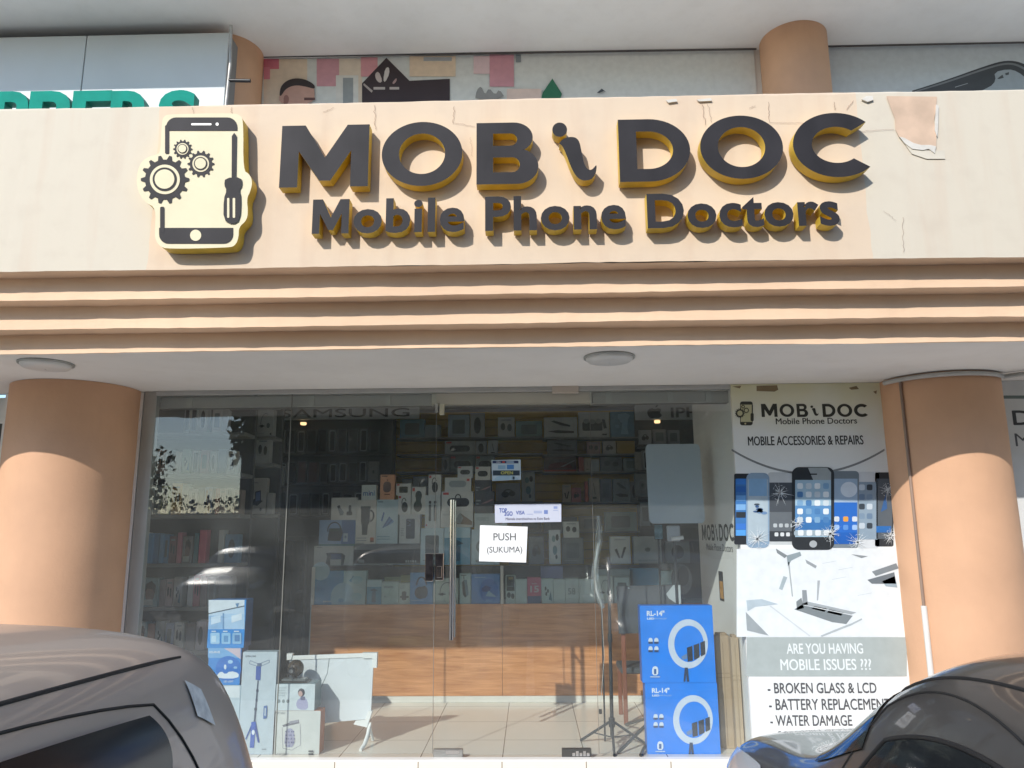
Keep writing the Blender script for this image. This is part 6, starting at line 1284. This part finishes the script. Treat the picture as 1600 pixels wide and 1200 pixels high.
hatch = [rw([0]*10, RY, RZ), rw([x*.5 for x in HX], [y+.01 for y in RY], RZ),
         rw([0, .66, .79, .82, .815, .78, .73, .655, .40, 0], [y+.03 for y in RY], RZ),
         rw([0, .69, .82, .852, .848, .808, .755, .68, .42, 0], [y+.12 for y in RY], [.24, .26, .47, .75, .98, 1.25, 1.455, 1.575, 1.61, 1.62]),
         rw(HX, [y*.4+.36 for y in RY], [.24, .26, .47, .75, .98, 1.255, 1.465, 1.59, 1.62, 1.63]),
         rw(HX, .9, HZ), rw(HX, 1.6, [z+(.01 if z > 1.4 else 0) for z in HZ]), rw(HX, 2.2, HZ),
         rw(HX, [2.5, 2.5, 2.5, 2.55, 2.6, 2.62, 2.64, 2.62, 2.6, 2.58], [.22, .24, .46, .73, .95, 1.22, 1.42, 1.53, 1.57, 1.58]),
         rw([0, .70, .83, .85, .82, .75, .68, .58, .36, 0], [2.9, 2.9, 2.9, 2.95, 3.05, 3.1, 3.14, 3.18, 3.22, 3.24], [.22, .24, .46, .72, .92, 1.02, 1.07, 1.09, 1.11, 1.12]),
         rw([0, .68, .82, .84, .80, .72, .62, .50, .30, 0], [3.4]*10, [.22, .24, .44, .68, .85, .92, .95, .98, .99, 1.0]),
         rw([0, .62, .76, .79, .74, .66, .56, .45, .28, 0], [3.78, 3.78, 3.8, 3.8, 3.76, 3.73, 3.71, 3.7, 3.68, 3.68], [.24, .26, .42, .62, .77, .83, .85, .87, .88, .89]),
         rw([0, .3, .36, .38, .36, .32, .28, .22, .14, 0], [3.84, 3.86, 3.9, 3.92, 3.88, 3.84, 3.82, 3.8, 3.78, 3.78], [.26, .28, .42, .60, .73, .79, .81, .83, .84, .85]),
         rw([0]*10, [3.84, 3.86, 3.9, 3.92, 3.88, 3.84, 3.82, 3.8, 3.78, 3.78], [.26, .28, .42, .60, .73, .79, .81, .83, .84, .85])]
SILV = mat('grey_metallic_paint', (.48, .395, .325), .36, .2, coat=.6, var=.05, scale=3)
GREY = mat('dark_grey_metallic_paint', (.10, .092, .085), .3, .4, coat=.9, var=.05, scale=3)
hs = dict(w=w_, windows=[((.45, 1.02), (1.95, 1.0), (1.95, 1.475), (.68, 1.43)), ((2.02, 1.0), (2.74, 1.0), (2.52, 1.42), (2.02, 1.475))], round=.20,
          visors=[((.62, 1.33), (1.955, 1.375), (1.955, 1.50), (.655, 1.455))],
          doors=[((.30, .42), (1.99, .36), (1.99, 1.53), (.56, 1.50)), ((2.0, .36), (2.95, .36), (2.66, 1.46), (2.0, 1.53))], ditch=(.42, 2.5, .80),
          mirror=(2.72, 1.04), wheels=(.72, 3.15), front=(2.68, 3.18, .64, .64), rear=(0, 0, .55, .55), rear_u=(.001, .13),
          head=[(.80, .42), (.92, .42), (.92, .55), (.80, .55)], tail=[(.185, .34), (.24, .34), (.23, .47), (.18, .47)], plate=-.03)
hs['rear'] = (.0, .0, .58, .58)
CARL, SL = build_car('parked_car', 'grey hatchback at the lower left with a dark rain visor', SILV, hatch, hs)
ST = Vector((0, 0, 0))
# sedan with its nose to the shop
SX = [0, .70, .825, .855, .84, .785, .725, .65, .40, 0]
SZ = [.22, .24, .46, .71, .93, 1.22, 1.43, 1.535, 1.57, 1.58]
BY = [.16, .08, .0, .0, .06, .10, .12, .15, .18, .22]; BZ = [.26, .28, .46, .70, .88, .94, .96, .98, .99, 1.0]
FY = [4.5, 4.53, 4.57, 4.59, 4.55, 4.51, 4.49, 4.47, 4.45, 4.45]; FZ = [.26, .28, .42, .60, .75, .82, .845, .86, .87, .875]
sedan = [rw([0]*10, BY, BZ), rw([x*.5 for x in SX], BY, BZ),
         rw([0, .64, .79, .81, .78, .70, .62, .54, .32, 0], [y+.04 for y in BY], BZ),
         rw(SX, .55, [.23, .25, .46, .71, .91, .99, 1.02, 1.04, 1.05, 1.06]),
         rw(SX, [.9, .9, .9, .9, .92, .98, 1.02, 1.06, 1.08, 1.1], [.23, .25, .46, .71, .92, 1.05, 1.11, 1.14, 1.15, 1.16]),
         rw(SX, [1.35, 1.35, 1.35, 1.35, 1.37, 1.42, 1.47, 1.52, 1.55, 1.58], [.22, .24, .46, .71, .92, 1.18, 1.36, 1.45, 1.485, 1.50]),
         rw(SX, 2.0, SZ), rw(SX, 2.4, SZ),
         rw(SX, [2.8, 2.8, 2.8, 2.8, 2.8, 2.78, 2.76, 2.74, 2.72, 2.7], [.22, .24, .46, .71, .915, 1.17, 1.355, 1.45, 1.485, 1.50]),
         rw([0, .70, .83, .85, .82, .76, .69, .60, .36, 0], [3.1, 3.1, 3.1, 3.14, 3.2, 3.25, 3.28, 3.3, 3.33, 3.35], [.22, .24, .46, .71, .92, 1.03, 1.07, 1.09, 1.11, 1.12]),
         rw([0, .68, .82, .84, .79, .71, .63, .54, .33, 0], [3.8]*10, [.22, .24, .45, .68, .88, .955, .98, 1.0, 1.015, 1.02]),
         rw([0, .62, .79, .82, .78, .70, .60, .50, .30, 0], [4.42, 4.43, 4.45, 4.45, 4.43, 4.41, 4.39, 4.37, 4.35, 4.35], [.24, .26, .44, .64, .81, .88, .905, .92, .93, .935]),
         rw([0, .38, .46, .48, .46, .41, .35, .29, .18, 0], FY, FZ), rw([0]*10, FY, FZ)]
ss = dict(w=w_, windows=[((1.20, .97), (2.05, .96), (2.05, 1.36), (1.55, 1.33)), ((2.10, .96), (3.02, .95), (2.68, 1.29), (2.10, 1.36))], round=.20,
          doors=[((1.10, .36), (2.07, .34), (2.07, 1.425), (1.5, 1.40)), ((2.08, .34), (3.16, .34), (2.78, 1.36), (2.08, 1.425))], ditch=(1.7, 2.75, .80),
          mirror=(2.92, .99), wheels=(.85, 3.5), front=(2.80, 3.28, .64, .64), rear=(0, 0, .60, .60), rear_u=(.30, .38),
          head=[(.80, .40), (.90, .40), (.90, .52), (.80, .52)], tail=[(.17, .32), (.225, .32), (.225, .46), (.17, .46)], plate=-.03)
CARR, SR = build_car('parked_car', 'dark grey saloon at the lower right with its bonnet towards the shop', GREY, sedan, ss)
def place(o, x, y, rz): o.location = (x, y, -.2); o.rotation_euler = (0, 0, rz)
LCX, LCY, LCR = -1.47, -3.72, radians(180-3.0)
place(CARL, LCX, LCY, LCR)
RCX, RCY, RCR = 1.685, -2.15-4.4, radians(1.0)
place(CARR, RCX, RCY, RCR)
# paper sticker on the hatchback's corner pillar
u_, v_ = SL.inv([1, 2], (.43, 1.44), vr=(.4, .9), ur=(.1, .5))
mb = patch(SL, [(u_-.010, v_-.045), (u_+.012, v_-.02), (u_+.010, v_+.045), (u_-.008, v_+.02)], mat('paper_label', (.82, .79, .72), .7, var=.25, scale=40), .004, 6, .0, -1)
o = mb.build('paper_label', CARL, (0, 0, 0)); o.location = (0, 0, 0)
# ---------------------------------------------------------------- across the parking lane: cars, hedge, trees, pole (the glass mirrors them)
def copy_thing(src, label):
    r = src.copy(); COL.objects.link(r); r['label'] = label
    for ch in list(src.children):
        c = ch.copy(); COL.objects.link(c); c.parent = r
        for g_ in list(ch.children): d = g_.copy(); COL.objects.link(d); d.parent = c
    return r
for src, x, y, rz, lab in ((CARR, -6.1, -13.4, 0, 'saloon across the lane mirrored in the left glass pane'), (CARL, -3.0, -10.2, radians(180), 'hatchback across the lane mirrored beside the door handle'),
                           (CARR, .4, -13.4, 0, 'saloon across the lane mirrored in the door'), (CARL, 3.4, -10.3, radians(180), 'hatchback across the lane mirrored near the banner'), (CARR, 7.0, -13.4, 0, 'saloon across the lane behind the camera, far right')):
    c = copy_thing(src, lab); place(c, x, y, rz)
LEAF = [mat('leaf_green_%s' % n, c, .6, var=.3, scale=1.5) for n, c in (('dark', (.025, .05, .018)), ('mid', (.045, .085, .025)), ('light', (.075, .12, .04)))]
BARK = mat('tree_bark', (.12, .09, .065), .9, var=.3, scale=8)
def tree(x, y, h, r, seed, lab, n=1500):
    rnd = random.Random(seed); T = thing('street_tree', (x, y, -.2), lab, 'tree', 'trees across the lane'); mb = MB(); th = h*.24
    mb.tube([(x, y, -.2), (x+.1, y, th*.5), (x+.05, y+.1, th)], [.2, .16, .12], BARK, 10)
    cl = []
    for i in range(8):
        a = rnd.uniform(0, 6.28); e = rnd.uniform(.3, 1.1); L_ = rnd.uniform(.4, .95)*r; q = (x+L_*cos(a)*cos(e*.6), y+L_*sin(a)*cos(e*.6), th+(h-th)*rnd.uniform(.15, .8))
        mb.tube([(x+.05, y+.1, th-.1), ((x+q[0])/2, (y+q[1])/2, (th+q[2])/2+.2), q], [.09, .06, .02], BARK, 6); cl.append((q, rnd.uniform(.3, .5)*r))
    for i in range(10): a = rnd.uniform(0, 6.28); d = r*sqrt(rnd.random()); cl.append(((x+d*cos(a), y+d*sin(a), th+(h-th)*rnd.uniform(.1, .95)), rnd.uniform(.25, .45)*r))
    mb.build('trunk', T); mb = MB()
    for i in range(n):
        c, cr = rnd.choice(cl); d = Vector((rnd.gauss(0, 1), rnd.gauss(0, 1), rnd.gauss(0, .8))).normalized()*cr*(rnd.random()**.45); p = Vector(c)+d
        a = Vector((rnd.gauss(0, 1), rnd.gauss(0, 1), rnd.gauss(0, 1))).normalized(); b = a.orthogonal().normalized(); s_ = rnd.uniform(.07, .17)*r/2.6; e2 = a.cross(b)
        mb.add([p-b*s_, p+e2*s_*.55, p+b*s_, p-e2*s_*.55], [(0, 1, 2, 3)], LEAF[min(2, int(rnd.random()*3))])
    mb.build('crown', T)
for i, (x, y, h, r, lab) in enumerate(((-6.2, -18.5, 9.5, 3.0, 'broad tree across the lane right of the sky gap'), (-1.6, -19.5, 10.5, 3.6, 'tall tree across the lane opposite the door'), (3.6, -18.6, 9.6, 3.4, 'round tree across the lane opposite the banner'), (8.6, -19, 10, 3.6, 'tree across the lane at the far right'),
                                       (-14.5, -19, 5.2, 2.4, 'small tree across the lane at the left end'), (13.5, -20, 10, 3.6, 'last tree across the lane on the right'))):
    tree(x, y, h, r, 40+i, lab, 8500 if h > 6 else 3000)
mb = MB(); rnd = random.Random(77)
for i in range(16000):
    x = rnd.uniform(-24, 22); hh = 2.9+.5*sin(x*.9)+.3*sin(x*2.3); p = Vector((x, -20.5+rnd.uniform(-.6, .6), -.2+hh*rnd.random())); a = Vector((rnd.gauss(0, 1), rnd.gauss(0, 1), rnd.gauss(0, 1))).normalized(); b = a.orthogonal().normalized(); e2 = a.cross(b); s_ = rnd.uniform(.05, .12)
    mb.add([p-b*s_, p+e2*s_*.6, p+b*s_, p-e2*s_*.6], [(0, 1, 2, 3)], LEAF[int(rnd.random()*3)])
mb.box(-24, 22, -20.95, -20.25, -.2, 2.35, LEAF[0])
o = mb.build('hedge', None, (0, -20.5, -.2)); tag(o, 'long leafy hedge along the far side of the parking lane', 'hedge')
BT = thing('office_block', (8, -36, -.2), 'long dull office block beyond the trees across the lane', 'building'); OB = mat('dull_render', (.16, .15, .14), .85, var=.15)
mb = MB(); mb.box(-13.6, 26, -40, -30, -.2, 11.5, OB); mb.build('wall', BT)
for i in range(12):
    for j in range(3): mb = MB(); mb.box(-12+3.1*i, -10.2+3.1*i, -29.99, -29.93, 1.2+3.3*j, 2.9+3.3*j, CARGL); mb.build('window', BT)
T = thing('utility_pole', (-11.6, -17, -.2), 'grey utility pole with sagging wires across the lane', 'pole')
mb = MB(); mb.tube([(-11.6, -17, -.2), (-11.5, -17, 9)], [.16, .11], mat('weathered_pole', (.3, .3, .3)), 12); mb.box(-12.4, -10.6, -17.06, -16.94, 8.2, 8.32, BARK); mb.build('pole', T)
mb = MB()
for z, yy in ((8.3, -17.05), (7.6, -16.95), (5.6, -17)): mb.tube([(-40+i*3.0, yy, z-.5*(1-abs(((i*3.0-28) % 28)/14-1)**2)) for i in range(27)], .022, BLACKP, 5)
mb.build('wire', T)
